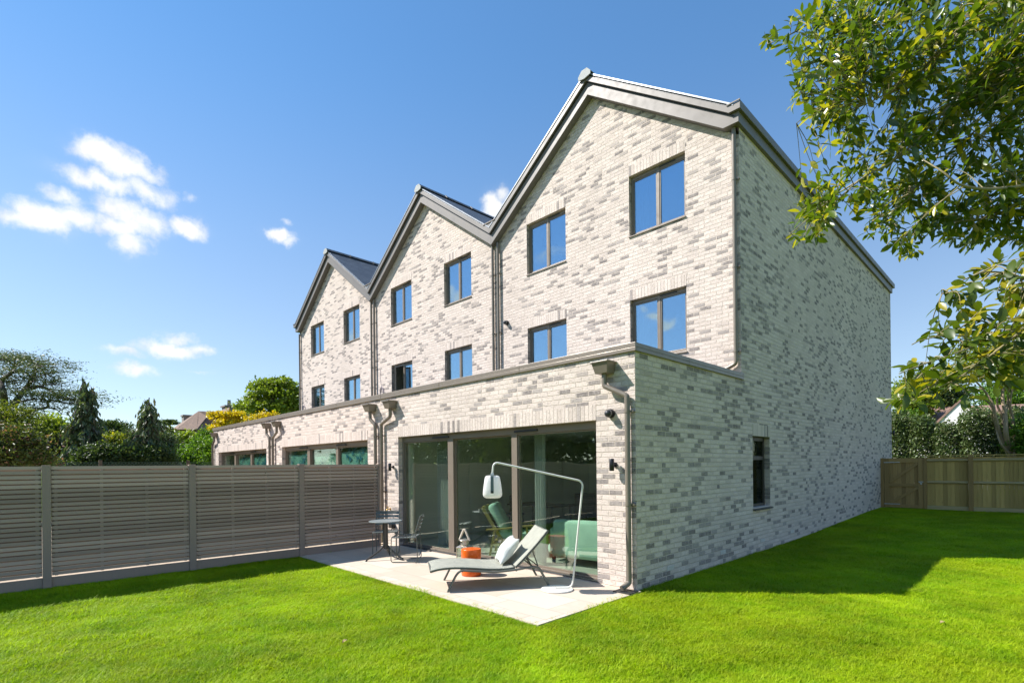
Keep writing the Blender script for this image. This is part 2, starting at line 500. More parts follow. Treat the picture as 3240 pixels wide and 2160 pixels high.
def glass(name, tint, refl, fres_gain=1.6, rcol=(1, 1, 1)):
    t = NT(name)
    tr = t.n.new('ShaderNodeBsdfTransparent'); tr.inputs[0].default_value = (*tint, 1)
    gl = t.n.new('ShaderNodeBsdfGlossy'); gl.inputs['Roughness'].default_value = .003; gl.inputs[0].default_value = (*rcol, 1)
    wav = t.noise(t.geo('Position'), 1.3, 1)
    t.put(gl.inputs['Normal'], t.bump(wav, .005))
    cosv = t.m('ABSOLUTE', t.vm('DOT_PRODUCT', t.geo('Incoming'), t.geo('Normal')))
    sch = t.m('ADD', .04, t.m('MULTIPLY', .96, t.m('POWER', t.m('SUBTRACT', 1.0, cosv, clamp=True), 5.0)))
    f = t.m('ADD', t.m('MULTIPLY', sch, fres_gain), refl, clamp=True)
    mx = t.n.new('ShaderNodeMixShader'); t.put(mx.inputs[0], f)
    t.t.links.new(tr.outputs[0], mx.inputs[1]); t.t.links.new(gl.outputs[0], mx.inputs[2])
    t.t.links.new(mx.outputs[0], t.out.inputs[0]); MT[name] = t.mat
glass('door_glass', (.92, .975, .93), .085, 1.0, (.92, 1, .95))
glass('window_glass', (.70, .78, .82), .40, 1.0, (.62, .85, 1))
glass('side_glass', (.55, .60, .56), .0, .45, (.9, 1, .9))
plain('dark_frame', (.055, .048, .040), .5, .0, .06)

def film():
    t = NT('protective_film'); p = t.geo('Position')
    n = t.noise(t.vm('MULTIPLY', p, (3, 3, .6)), 2.2, 4, .6, 1.2)
    b = t.bump(t.noise(p, 7, 4, .6, 1.5), .02)
    c = t.mix(n, (.14, .42, .37), (.36, .62, .54))
    MT['protective_film'] = t.bsdf(c, .22, 0, b, .6, (.35, (.25, .6, .52)))
film()
plain('film_ink', (.012, .12, .19), .4, 0, .1)

def leaf_mat(name, ca, cb, cc, tr=.35, rough=.45, spec=.4, ns=1.2, third=.85):
    """three leaf colours picked per leaf, light and dark drifts through the crown"""
    t = NT(name); i = t.geo('Random Per Island'); n = t.noise(t.geo('Position'), ns, 2)
    i2 = t.m('FRACT', t.m('MULTIPLY', i, 17.31))
    c = t.mix(t.m('ADD', t.m('MULTIPLY', i, .6), t.m('MULTIPLY', t.m('SUBTRACT', n, .3), .8), clamp=True), ca, cb)
    c = t.mix(t.m('GREATER_THAN', i2, third), c, cc)
    tc = t.vm('MULTIPLY', c, t.comb(1.5, 1.55, .7))
    MT[name] = t.bsdf(c, rough, 0, None, spec, (tr, tc))
leaf_mat('leaf_oak', (.135, .190, .018), (.235, .305, .034), (.27, .32, .05), .42)
leaf_mat('leaf_cedar', (.065, .090, .030), (.115, .145, .048), (.13, .14, .05), .25)
leaf_mat('leaf_conifer', (.070, .112, .048), (.13, .175, .075), (.12, .115, .07), .2)
leaf_mat('leaf_yellowgreen', (.10, .13, .016), (.20, .22, .025), (.07, .11, .02))
leaf_mat('leaf_dark', (.038, .070, .020), (.075, .115, .03), (.10, .13, .04))
leaf_mat('leaf_bright', (.07, .145, .014), (.14, .25, .022), (.17, .26, .03))
leaf_mat('leaf_laurel', (.075, .125, .040), (.15, .20, .075), (.24, .26, .14), .22, .30, .6)
leaf_mat('leaf_gold', (.55, .40, .012), (.72, .55, .02), (.38, .34, .02), .3)
leaf_mat('leaf_pink', (.07, .105, .022), (.15, .175, .035), (.24, .13, .09), .3, .45, .4, 1.2, .86)
leaf_mat('leaf_redtip', (.05, .07, .02), (.09, .10, .03), (.24, .06, .05), .3, .45, .4, 1.2, .90)
leaf_mat('leaf_lime', (.13, .17, .02), (.22, .25, .03), (.42, .36, .02), .4)
leaf_mat('leaf_bay', (.050, .092, .008), (.125, .175, .012), (.34, .31, .02), .42, .30, .6, 2.0, .80)
leaf_mat('leaf_bay_yellow', (.045, .082, .008), (.105, .140, .012), (.34, .29, .015), .40, .34, .5, 2.0, .80)

def grass_mats():
    t = NT('lawn_soil'); p = t.geo('Position')
    c = t.mix(t.noise(p, 1.2, 4), (.10, .17, .006), (.15, .22, .010))
    c = t.mix(t.ss(t.noise(p, 25, 3), .5, .7, 0, .6), c, (.04, .07, .008))
    MT['lawn_soil'] = t.bsdf(c, 1.0, 0, t.bump(t.noise(p, 60, 3), .02), .1)
    t = NT('grass_blade'); p = t.geo('Position'); x, y, z = t.sep(p)
    big = t.noise(t.comb(x, y, 0.0), .9, 3, .6); mid = t.noise(t.comb(x, y, 0.0), 6.0, 3, .6)
    i = t.geo('Random Per Island')
    c = t.mix(t.ss(big, .35, .65), (.235, .385, .005), (.385, .510, .008))
    c = t.mix(t.ss(mid, .35, .70, 0, .60), c, (.36, .42, .015))
    c = t.mix(t.ss(t.noise(t.comb(x, y, 9.0), 2.6, 4, .65), .55, .75, 0, .45), c, (.10, .21, .006))
    c = t.mix(t.ss(t.noise(t.comb(x, y, 4.0), 1.7, 4, .7), .64, .76, 0, .40), c, (.42, .42, .07))
    c = t.mix(t.m('GREATER_THAN', i, .95), c, (.42, .46, .10))
    pt = t.mr(t.noise(t.comb(x, y, 17.0), .45, 3, .55), .32, .68, .80, 1.16)
    c = t.vm('MULTIPLY', c, t.comb(t.m('POWER', pt, .8), pt, pt))
    tc = t.vm('MULTIPLY', c, t.comb(1.25, 1.35, .6))
    MT['grass_blade'] = t.bsdf(c, .55, 0, None, .22, (.45, tc))
grass_mats()
# ------------------------------------------------------------------ daylight
SUN_L = Vector((.77, .64, -1.0)).normalized()
sd = bpy.data.lights.new('sun', 'SUN'); so = bpy.data.objects.new('sun', sd); COL.objects.link(so)
sd.energy = 4.6; sd.angle = R_(.53); sd.color = (1.0, .965, .915)
so.rotation_euler = SUN_L.to_track_quat('-Z', 'Y').to_euler(); so.location = (-20, -20, 30)
wd = bpy.data.worlds.new('World'); S.world = wd; wd.use_nodes = True
class WT(NT):
    def __init__(s, tree):
        s.t = tree; s.n = tree.nodes
w = WT(wd.node_tree)
for x in list(w.n): w.n.remove(x)
wo = w.n.new('ShaderNodeOutputWorld'); bg = w.n.new('ShaderNodeBackground')
sky = w.n.new('ShaderNodeTexSky'); sky.sky_type = 'NISHITA'; sky.sun_disc = False
sky.sun_elevation = R_(45); sky.sun_rotation = math.atan2(-.77, -.64)
sky.altitude = 50; sky.air_density = 1.0; sky.dust_density = .0; sky.ozone_density = 2.2
bg.inputs['Strength'].default_value = .128
# cumulus clouds set at compass bearing / height above the horizon (degrees)
tcn = w.n.new('ShaderNodeTexCoord'); dirv = w.vm('NORMALIZE', tcn.outputs['Generated'])
dx, dy, dz = w.sep(dirv); el0 = w.m('MULTIPLY', w.m('ARCSINE', dz), 57.29578)
az = w.m('MULTIPLY', w.m('ARCTAN2', dx, dy), 57.29578); el = w.m('MULTIPLY', w.m('ARCSINE', dz), 57.29578)
n1 = w.noise(dirv, 14, 8, .6, 0); n2 = w.noise(w.vm('ADD', dirv, (3, 1, 2)), 20, 8, .6, 0)
az = w.m('ADD', az, w.m('MULTIPLY', w.m('SUBTRACT', n1, .5), 2.6))
el = w.m('ADD', el, w.m('MULTIPLY', w.m('SUBTRACT', n2, .5), 2.2))
CL = [(-83.9,25.7,1.3,.75,1.1),(-82.3,25.0,1.5,.7,1.1),(-80.6,25.0,1.2,.55,.9),(-83.6,23.6,2.2,.6,1.1),(-80.8,23.7,1.6,.7,1.0),
      (-88.9,19.4,1.7,.55,.9),(-87.2,19.9,1.5,.85,1.1),(-85.4,20.4,1.5,.75,1.0),(-86.2,21.8,1.2,.45,.7),(-82.0,21.9,1.6,.75,1.0),(-80.9,21.2,1.3,.9,.9),
      (-83.0,20.3,1.5,.7,1.0),(-81.6,19.3,1.2,.7,.9),(-77.5,21.7,1.05,.60,1.15),(-77.0,23.8,.5,.35,.5),
      (-69.5,22.3,.95,.42,1.2),(-68.6,22.0,.6,.35,.8),(-68.9,23.5,.45,.28,.42),
      (-78.6,11.0,1.7,.45,1.15),(-78.4,11.8,.9,.40,.9),(-76.9,11.0,1.0,.40,.8),(-82.3,10.4,1.2,.30,.75),(-81.5,8.9,1.25,.40,.95),(-82.4,9.4,.6,.3,.6),(-76.2,9.0,.8,.14,.4),
      (-47.2,26.6,.75,.9,1.1),(-46.2,27.6,.8,.6,.9),(40.0,30.0,3.0,1.2,.9),(120.0,24.0,3.5,1.3,1.0),(-110.0,33.0,2.0,.8,.9),(-150.2,15.0,1.0,.5,.95),(-148.9,15.9,.5,.3,.7),(-132.0,17.5,2.2,.5,.8),(-141.0,31.0,2.0,.6,.7),(-138.5,21.8,1.3,.5,.6),(-128.0,18.0,1.3,.6,.7),(-117.0,13.5,1.4,.5,.8),(-126.5,12.0,1.2,.4,.7)]  # most of the last ones are unseen clouds added for the window reflections
dens = None
for a, e, sa, se, amp in CL:
    sa2 = sa*1.5; se2 = se*1.5
    q = w.m('ADD', w.m('POWER', w.m('DIVIDE', w.m('SUBTRACT', az, a), sa2), 2.0), w.m('POWER', w.m('DIVIDE', w.m('SUBTRACT', el, e), se2), 2.0))
    g = w.m('MULTIPLY', w.m('EXPONENT', w.m('MULTIPLY', q, -1.0)), amp)
    dens = g if dens is None else w.m('MAXIMUM', dens, g)
n3 = w.noise(w.vm('ADD', dirv, (1, 5, 2)), 26, 10, .64, 0)
dd = w.m('ADD', dens, w.m('MULTIPLY', w.m('SUBTRACT', n3, .5), 1.65))
dd = w.m('MULTIPLY', dd, w.ss(dens, .02, .25))
mask = w.ss(dd, .10, 1.12)
veil = w.m('MULTIPLY', w.ss(dens, .0, .9), .12)
mask = w.m('MAXIMUM', mask, veil)
shade = w.ss(w.m('ADD', w.noise(w.vm('ADD', dirv, (.004, .004, -.012)), 24, 5, .6), w.m('MULTIPLY', dens, .12)), .38, .62)
cc = w.mix(shade, (3.5, 3.65, 3.85), (4.5, 4.5, 4.45))
sat = w.n.new('ShaderNodeHueSaturation'); w.t.links.new(sky.outputs[0], sat.inputs['Color']); w.put(sat.inputs['Saturation'], w.ss(w.m('MULTIPLY', w.m('ARCSINE', dz), 57.29578), 2.0, 40.0, .92, 1.24)); sat.inputs['Value'].default_value = 1.0
gm = w.n.new('ShaderNodeGamma'); w.t.links.new(sat.outputs[0], gm.inputs[0]); gm.inputs[1].default_value = .80
ev = w.ss(el0, 0.0, 38.0, .88, 1.10)
skc = w.vm('MULTIPLY', gm.outputs[0], w.comb(w.m('MULTIPLY', ev, .90), w.m('MULTIPLY', ev, .955), w.m('MULTIPLY', ev, 1.02)))
w.t.links.new(w.mix(mask, skc, cc), bg.inputs[0]); w.t.links.new(bg.outputs[0], wo.inputs[0])
S.view_settings.view_transform = 'Standard'; S.view_settings.look = 'None'
S.view_settings.exposure = 0.0; S.view_settings.gamma = 1.0; S.view_settings.use_curve_mapping = False
try:
    S.cycles.use_denoising = True; S.cycles.denoiser = 'OPENIMAGEDENOISE'
    S.cycles.max_bounces = 8; S.cycles.transparent_max_bounces = 16; S.cycles.diffuse_bounces = 4; S.cycles.glossy_bounces = 4
    S.cycles.caustics_reflective = False; S.cycles.caustics_refractive = False; S.cycles.sample_clamp_indirect = 6
except Exception: pass

# ------------------------------------------------------------------ ground
W = 6.571          # width of one house
D = 3.558          # depth of the single-storey extension
ZC = 3.347         # top of its coping
YB = 17.1          # back of the side wall
def lawn_z(x, y):
    t = min(max((y - 5.0) / 10.0, 0), 1)
    return -.038 + .168 * t * t * (3 - 2 * t)
def build_ground():
    xs = [-900, -300, -120, -60, -35] + [-20 + i * 1.0 for i in range(0, 50)] + [45, 80, 200, 600]
    ys = [-900, -300, -100, -40] + [-20 + i * 1.0 for i in range(0, 60)] + [60, 120, 300, 900]
    V = np.array([(x, y, lawn_z(x, y) + (.0 if abs(x) < 25 and -18 < y < 35 else -.02)) for y in ys for x in xs])
    nx = len(xs)
    F = np.array([(j*nx+i, j*nx+i+1, (j+1)*nx+i+1, (j+1)*nx+i) for j in range(len(ys)-1) for i in range(nx-1)])
    o = fast_mesh('lawn', V, F, MT['lawn_soil'], smooth=True); tag(o, kind='structure')
build_ground()
p = MB().box(-6.28, -2.035, -.12, .06, -.002, 0.0)
o = p.build('patio', MT['sandstone_paving']); tag(o, kind='structure')
o = MB().box(-19.9, -14, -.12, -6.50, -.002, -.012).build('bare_ground', MT['soil']); tag(o, kind='structure')

def build_grass():
    b = MB(); r = random.Random(3)
    for i in range(46):
        a = r.uniform(0, 6.28); d = math.sqrt(r.random()) * .085
        x, y = d*math.cos(a), d*math.sin(a)
        h = r.uniform(.020, .042); l = r.uniform(.5, 1.9) * h; q = r.uniform(0, 6.28); wd_ = r.uniform(.0016, .0030)
        tx, ty = math.cos(q)*l, math.sin(q)*l; px, py = -math.sin(q)*wd_, math.cos(q)*wd_
        b.add([(x-px, y-py, 0), (x+px, y+py, 0), (x+tx*.4+px*.8, y+ty*.4+py*.8, h*.62), (x+tx*.4-px*.8, y+ty*.4-py*.8, h*.62), (x+tx, y+ty, h)],
              [(0, 1, 2, 3), (3, 2, 4)])
    me = b.mesh('grass_tuft'); me.materials.append(MT['grass_blade'])
    tuft = bpy.data.objects.new('grass_tuft', me)
    rr = np.random.default_rng(5); pts = []
    n = 330000
    X = rr.uniform(-6.3, 19, n); Y = rr.uniform(-6.2, 15.2, n)
    rel = np.stack([X-CAM[0], Y-CAM[1]], 1); dep = rel @ FW[:2]; lat = rel @ RT[:2]
    ok = (dep > 2.8) & (np.abs(lat) < dep*1.10+.8) & (dep < 21)
    ok &= ~((X < 0) & (Y > -.02)) & ~((X < .06) & (X > -6.29) & (Y > -2.03) & (Y < 0))
    ok &= rr.random(n) < np.clip(1.35 - dep/16, .35, 1)
    X, Y = X[ok], Y[ok]
    V = np.array([(x, y, lawn_z(x, y)) for x, y in zip(X, Y)], dtype=np.float32)
    # longer blades along the edges the mower misses
    ex = [(.012+abs(rr.normal())*.025, y) for y in rr.uniform(.05, 15.1, 2600)]
    ex += [(x, -2.045-abs(rr.normal())*.02) for x in rr.uniform(-6.2, .05, 900)] + [(.072+abs(rr.normal())*.02, y) for y in rr.uniform(-2.03, -.05, 320)]
    ex += [(-6.375+.17*(y+7.56)/7.26+.075+abs(rr.normal())*.03, y) for y in rr.uniform(-6.4, -2.05, 900)] + [(x, 15.15-abs(rr.normal())*.03) for x in rr.uniform(.1, 12, 1500)]
    ex = np.array(ex); nE = len(ex); X = np.concatenate([X, ex[:, 0]]); Y = np.concatenate([Y, ex[:, 1]]); V = np.concatenate([V, np.array([(x, y, lawn_z(x, y)) for x, y in ex], dtype=np.float32)])
    sc = (.95+.22*np.sin(X*2.1+np.sin(Y*1.3)*2)*np.sin(Y*2.7+np.sin(X*1.7)*2)+.14*np.sin(X*7.3+Y*3.1)*np.sin(Y*8.1-X*2.2))*rr.uniform(.7, 1.3, len(X))
    sc[-nE:] = rr.uniform(.6, 1.05, nE)
    pm = bpy.data.meshes.new('grass'); pm.vertices.add(len(V)); pm.vertices.foreach_set('co', V.ravel()); pm.update()
    at_ = pm.attributes.new('sc', 'FLOAT', 'POINT'); at_.data.foreach_set('value', sc.astype(np.float32))
    o = bpy.data.objects.new('grass', pm); COL.objects.link(o); tag(o, kind='stuff'); pm.materials.append(MT['grass_blade'])
    tag(o, 'short bright green lawn grass in front of the houses', 'grass')
    g = bpy.data.node_groups.new('grass_scatter', 'GeometryNodeTree')
    g.interface.new_socket('Geometry', in_out='INPUT', socket_type='NodeSocketGeometry')
    g.interface.new_socket('Geometry', in_out='OUTPUT', socket_type='NodeSocketGeometry')
    gi = g.nodes.new('NodeGroupInput'); go = g.nodes.new('NodeGroupOutput')
    ip = g.nodes.new('GeometryNodeInstanceOnPoints'); oi = g.nodes.new('GeometryNodeObjectInfo'); oi.inputs['Object'].default_value = tuft
    oi.inputs['As Instance'].default_value = True
    rv = g.nodes.new('FunctionNodeRandomValue'); rv.data_type = 'FLOAT_VECTOR'
    rv.inputs[0].default_value = (-.18, -.18, 0); rv.inputs[1].default_value = (.18, .18, 6.283)
    rs = g.nodes.new('GeometryNodeInputNamedAttribute'); rs.data_type = 'FLOAT'; rs.inputs['Name'].default_value = 'sc'
    L = g.links.new
    L(gi.outputs[0], ip.inputs['Points']); L(oi.outputs['Geometry'], ip.inputs['Instance'])
    L(rv.outputs[0], ip.inputs['Rotation']); L(rs.outputs[0], ip.inputs['Scale']); L(ip.outputs[0], go.inputs[0])
    md = o.modifiers.new('scatter', 'NODES'); md.node_group = g
build_grass()

# ------------------------------------------------------------------ terraced houses
def wall_front(mb, y, x0, x1, z0, z1, holes, depth=.11, roof=None):
    """wall facing -Y with rectangular holes (x0,x1,z0,z1) and their reveals; roof=(xc, apex, slope) clips a gable"""
    xs = sorted({x0, x1, *[h[0] for h in holes], *[h[1] for h in holes]} & {v for v in [x0, x1, *[h[0] for h in holes], *[h[1] for h in holes]] if x0 <= v <= x1})
    zs = sorted({z0, z1, *[h[2] for h in holes], *[h[3] for h in holes]})
    bm = bmesh.new(); vd = {}
    def v(x, z):
        if (x, z) not in vd: vd[(x, z)] = bm.verts.new((x, y, z))
        return vd[(x, z)]
    for a, b in zip(xs, xs[1:]):
        for c, d in zip(zs, zs[1:]):
            mx, mz = (a+b)/2, (c+d)/2
            if any(h[0] < mx < h[1] and h[2] < mz < h[3] for h in holes): continue
            bm.faces.new((v(a, c), v(b, c), v(b, d), v(a, d)))
    if roof:
        xc, ap, sl = roof
        for sg in (1, -1):
            nrm = Vector((sg*sl, 0, 1)).normalized()
            bmesh.ops.bisect_plane(bm, geom=bm.verts[:]+bm.edges[:]+bm.faces[:], plane_co=(xc, y, ap), plane_no=nrm, clear_outer=True)
    bm.verts.index_update()
    mb.add([q.co[:] for q in bm.verts], [[q.index for q in f.verts] for f in bm.faces]); bm.free()
    for a, b, c, d in holes:
        Y = y+depth
        mb.add([(a, y, c), (a, y, d), (a, Y, d), (a, Y, c)], [(0, 1, 2, 3)])
        mb.add([(b, y, c), (b, y, d), (b, Y, d), (b, Y, c)], [(3, 2, 1, 0)])
        mb.add([(a, y, d), (b, y, d), (b, Y, d), (a, Y, d)], [(0, 1, 2, 3)])
        mb.add([(a, y, c), (b, y, c), (b, Y, c), (a, Y, c)], [(3, 2, 1, 0)])

def wall_side(mb, x, y0, y1, z0, z1, holes, depth=.11):
    ys = sorted({y0, y1, *[h[0] for h in holes], *[h[1] for h in holes]}); zs = sorted({z0, z1, *[h[2] for h in holes], *[h[3] for h in holes]})
    for a, b in zip(ys, ys[1:]):
        for c, d in zip(zs, zs[1:]):
            my, mz = (a+b)/2, (c+d)/2
            if any(h[0] < my < h[1] and h[2] < mz < h[3] for h in holes): continue
            mb.add([(x, a, c), (x, b, c), (x, b, d), (x, a, d)], [(0, 1, 2, 3)])
    for a, b, c, d in holes:
        X = x-depth
        for q in ([(x, a, c), (x, a, d), (X, a, d), (X, a, c)], [(x, b, c), (x, b, d), (X, b, d), (X, b, c)],
                  [(x, a, d), (x, b, d), (X, b, d), (X, a, d)], [(x, a, c), (x, b, c), (X, b, c), (X, a, c)]):
            mb.add(q, [(0, 1, 2, 3)])

SL, AP = .72, 10.055
PR = random.Random(9)
def window(root, x0, x1, z0, z1, y, opened=False, curtain=False):
    """two-light casement seen from -Y, set back in its reveal"""
    f = MB(); Y0, Y1 = y+.085, y+.15; fw = .048
    xm = (x0+x1)/2
    f.box(x0, Y0, z0, x0+fw, Y1, z1); f.box(x1-fw, Y0, z0, x1, Y1, z1)
    f.box(x0+fw, Y0, z1-.075, x1-fw, Y1, z1); f.box(x0+fw, Y0, z0, x1-fw, Y1, z0+fw)
    f.box(xm-.028, Y0+.002, z0+fw, xm+.028, Y1-.002, z1-.075)
    lights = [(x0+fw, xm-.028), (xm+.028, x1-fw)]
    b = MB()
    for i, (a, c) in enumerate(lights):          # casement sash frames
        if opened and i == 0: continue
        s_ = .026
        f.box(a+.002, Y0+.012, z0+fw+.002, a+s_, Y1-.012, z1-.077); f.box(c-s_, Y0+.012, z0+fw+.002, c-.002, Y1-.012, z1-.077)
        f.box(a+s_, Y0+.013, z1-.077-s_, c-s_, Y1-.013, z1-.077); f.box(a+s_, Y0+.013, z0+fw+.002, c-s_, Y1-.013, z0+fw+s_)
    fo = f.build('window', MT['bronze_metal'], root, True, bevel=.003)
    for i, (a, c) in enumerate(lights):
        if opened and i == 0: continue
        j1, j2 = PR.uniform(-.005, .005), PR.uniform(-.004, .004); q0, q1 = Y0+.030, Y0+.044
        MB().add([(x_, q_+(j1 if z_ > z0+.5 else 0)+(j2 if x_ > a+.3 else 0), z_) for z_ in (z0+fw+.022, z1-.10) for x_, q_ in ((a+.024, q0), (c-.024, q0), (c-.024, q1), (a+.024, q1))], [(3, 2, 1, 0), (4, 5, 6, 7), (0, 1, 5, 4), (1, 2, 6, 5), (2, 3, 7, 6), (3, 0, 4, 7)]).build('pane', MT['window_glass'], fo)
    if opened:
        a, c = lights[0]; wdt = c-a; s_ = MB(); ang = R_(-32)
        ca, sa = math.cos(ang), math.sin(ang); hx, hy = a, Y0+.01
        def Pp(u, v_): return (hx+u*ca-v_*sa, hy+u*sa+v_*ca)
        def ob(u0, u1, v0, v1, za, zb, tgt):
            q = [Pp(u0, v0), Pp(u1, v0), Pp(u1, v1), Pp(u0, v1)]; tgt.prism(q, 'z', za, zb)
        zb_, zt_ = z0+fw, z1-.077
        ob(0, .05, 0, .05, zb_, zt_, s_); ob(wdt-.05, wdt, 0, .05, zb_, zt_, s_); ob(.05, wdt-.05, 0, .05, zb_, zb_+.05, s_); ob(.05, wdt-.05, 0, .05, zt_-.05, zt_, s_)
        s_.build('sash', MT['bronze_metal'], fo)
        g_ = MB(); ob(.045, wdt-.045, .018, .032, zb_+.045, zt_-.045, g_); g_.build('pane', MT['window_glass'], fo)
    # sill and trickle vent
    MB().prism([(y-.028, z0-.034), (y+.10, z0-.020), (y+.10, z0-.004), (y-.028, z0-.014)], 'x', x0-.012, x1+.012).build('sill', MT['bronze_metal'], fo, bevel=.002)
    MB().box(xm+.03, Y0-.014, z1-.052, xm+.40, Y0-.001, z1-.032).build('trickle_vent', MT['dark_metal'], fo)
    if curtain:
        c_ = MB(); n = 26; top = []
        for i in range(n+1):
            xx = x0+.02+i*.30/n; yy = Y1+.09+.02*math.sin(i*1.7)
            top.append((xx, yy))
        poly = top+[(a, b_+.008) for a, b_ in reversed(top)]
        c_.prism(poly, 'z', z0+.05, z1-.06)
        co = c_.build('curtain', MT['curtain_cloth'])
        return co

def sliding_door(root, k, x0, x1, z0, z1, y):
    f = MB(); Y0, Y1 = y+.10, y+.22; fw = .055
    f.box(x0, Y0, z0, x0+fw, Y1, z1); f.box(x1-fw, Y0, z0, x1, Y1, z1)
    f.box(x0+fw, Y0, z1-.115, x1-fw, Y1, z1); f.box(x0+fw, Y0-.02, z0, x1-fw, Y1, z0+.035)
    m1, m2 = x0+1.70, x1-1.79
    f.box(m1-.085, Y0+.004, z0+.035, m1+.085, Y1-.004, z1-.115); f.box(m2-.066, Y0+.004, z0+.035, m2+.066, Y1-.004, z1-.115)
    sp = [(x0+fw, m1-.085), (m1+.085, m2-.066), (m2+.066, x1-fw)]
    for i, (a, b) in enumerate(sp):
        yy = Y0+(.055 if i == 1 else .03)
        f.box(a, yy, z0+.035, a+.022, yy+.04, z1-.115); f.box(b-.022, yy, z0+.035, b, yy+.04, z1-.115)
        f.box(a+.022, yy, z1-.14, b-.022, yy+.04, z1-.115); f.box(a+.022, yy, z0+.035, b-.022, yy+.04, z0+.065)
    fo = f.build('sliding_door', MT['bronze_metal'], root, True, bevel=.003)
    for i, (a, b) in enumerate(sp):
        yy = Y0+(.055 if i == 1 else .03)
        MB().box(a+.018, yy+.012, z0+.06, b-.018, yy+.026, z1-.135).build('pane', MT['door_glass'], fo)
        if k and not (k == 2 and i == 0):
            r = random.Random(k*10+i); n, m = 34, 26; vs = []; th = .006
            for q in (0, th):
                for j in range(m+1):
                    for ii in range(n+1):
                        u, v_ = ii/n, j/m
                        wv = .008*math.sin(u*17+r.random()*.5+v_*5)+.006*math.sin(v_*23+u*9+i)
                        vs.append((a+.05+(b-a-.10)*u, yy+.052+q+wv, z0+.07+(z1-z0-.30-.03*math.sin(u*3.0+i))*v_))
            K = (n+1)*(m+1); fs = []
            for j in range(m):
                for ii in range(n):
                    q0 = j*(n+1)+ii; fs.append((q0, q0+1, q0+n+2, q0+n+1)); fs.append((K+q0+n+1, K+q0+n+2, K+q0+1, K+q0))
            MB().add(vs, fs, True).build('protective_film', MT['protective_film'], fo)
            FILM.append((fo, a, b, yy+.030, z0, z1))
    for xv in (x0+1.15, x0+3.5):
        MB().box(xv, Y0-.035, z1-.085, xv+.52, Y0-.003, z1-.055).build('trickle_vent', MT['dark_metal'], fo, bevel=.003)
    MB().box(x0+.01, y+.002, z0-.004, x1-.01, Y0-.021, z0+.012).build('threshold', MT['dark_metal'], fo)
    return sp
FILM = []

def hopper(root, xc, zt, y=-.0):
    """tapered rainwater head against the wall"""
    b = MB(); hw, dp, h = .135, .215, .165
    y0 = y-dp
    top = [(xc-hw, y-.004), (xc+hw, y-.004), (xc+hw, y0), (xc-hw, y0)]
    bw = .102
    bot = [(xc-bw, y-.004), (xc+bw, y-.004), (xc+bw, y0+.045), (xc-bw, y0+.045)]
    b.add([(*p, zt-h) for p in bot]+[(*p, zt-.018) for p in top], [(3, 2, 1, 0), (0, 1, 5, 4), (1, 2, 6, 5), (2, 3, 7, 6), (3, 0, 4, 7), (4, 5, 6, 7)])
    e = .014
    for q in (((xc-hw-e), y0-e, xc+hw+e, y0+.012), (xc-hw-e, y0+.012, xc-hw+.012, y-.003), (xc+hw-.012, y0+.012, xc+hw+e, y-.003)):
        b.box(q[0], q[1], zt-.022, q[2], q[3], zt)
    return b.build('rain_hopper', MT['pipe_metal'], root, True, bevel=.004)

def downpipe(root, pts, r=.037, brackets=(), y=0, fil=.05):
    b = MB(); P = fillet(pts, fil, 4); b.tube(P, r, 14)
    for p in pts[1:-1]:
        pass
    for zb, x, sgn in brackets:
        b.tube([(x, pts[-2][1], zb-.018), (x, pts[-2][1], zb+.018)], r+.006, 14)
        b.box(x+r*sgn, y-.05, zb-.012, x+(r+.045)*sgn, y-.024, zb+.012)
        b.tube([(x+(r+.04)*sgn, y-.045, zb), (x+(r+.04)*sgn, y-.002, zb)], .013, 8)
    return b.build('downpipe', MT['pipe_metal'], root, True)

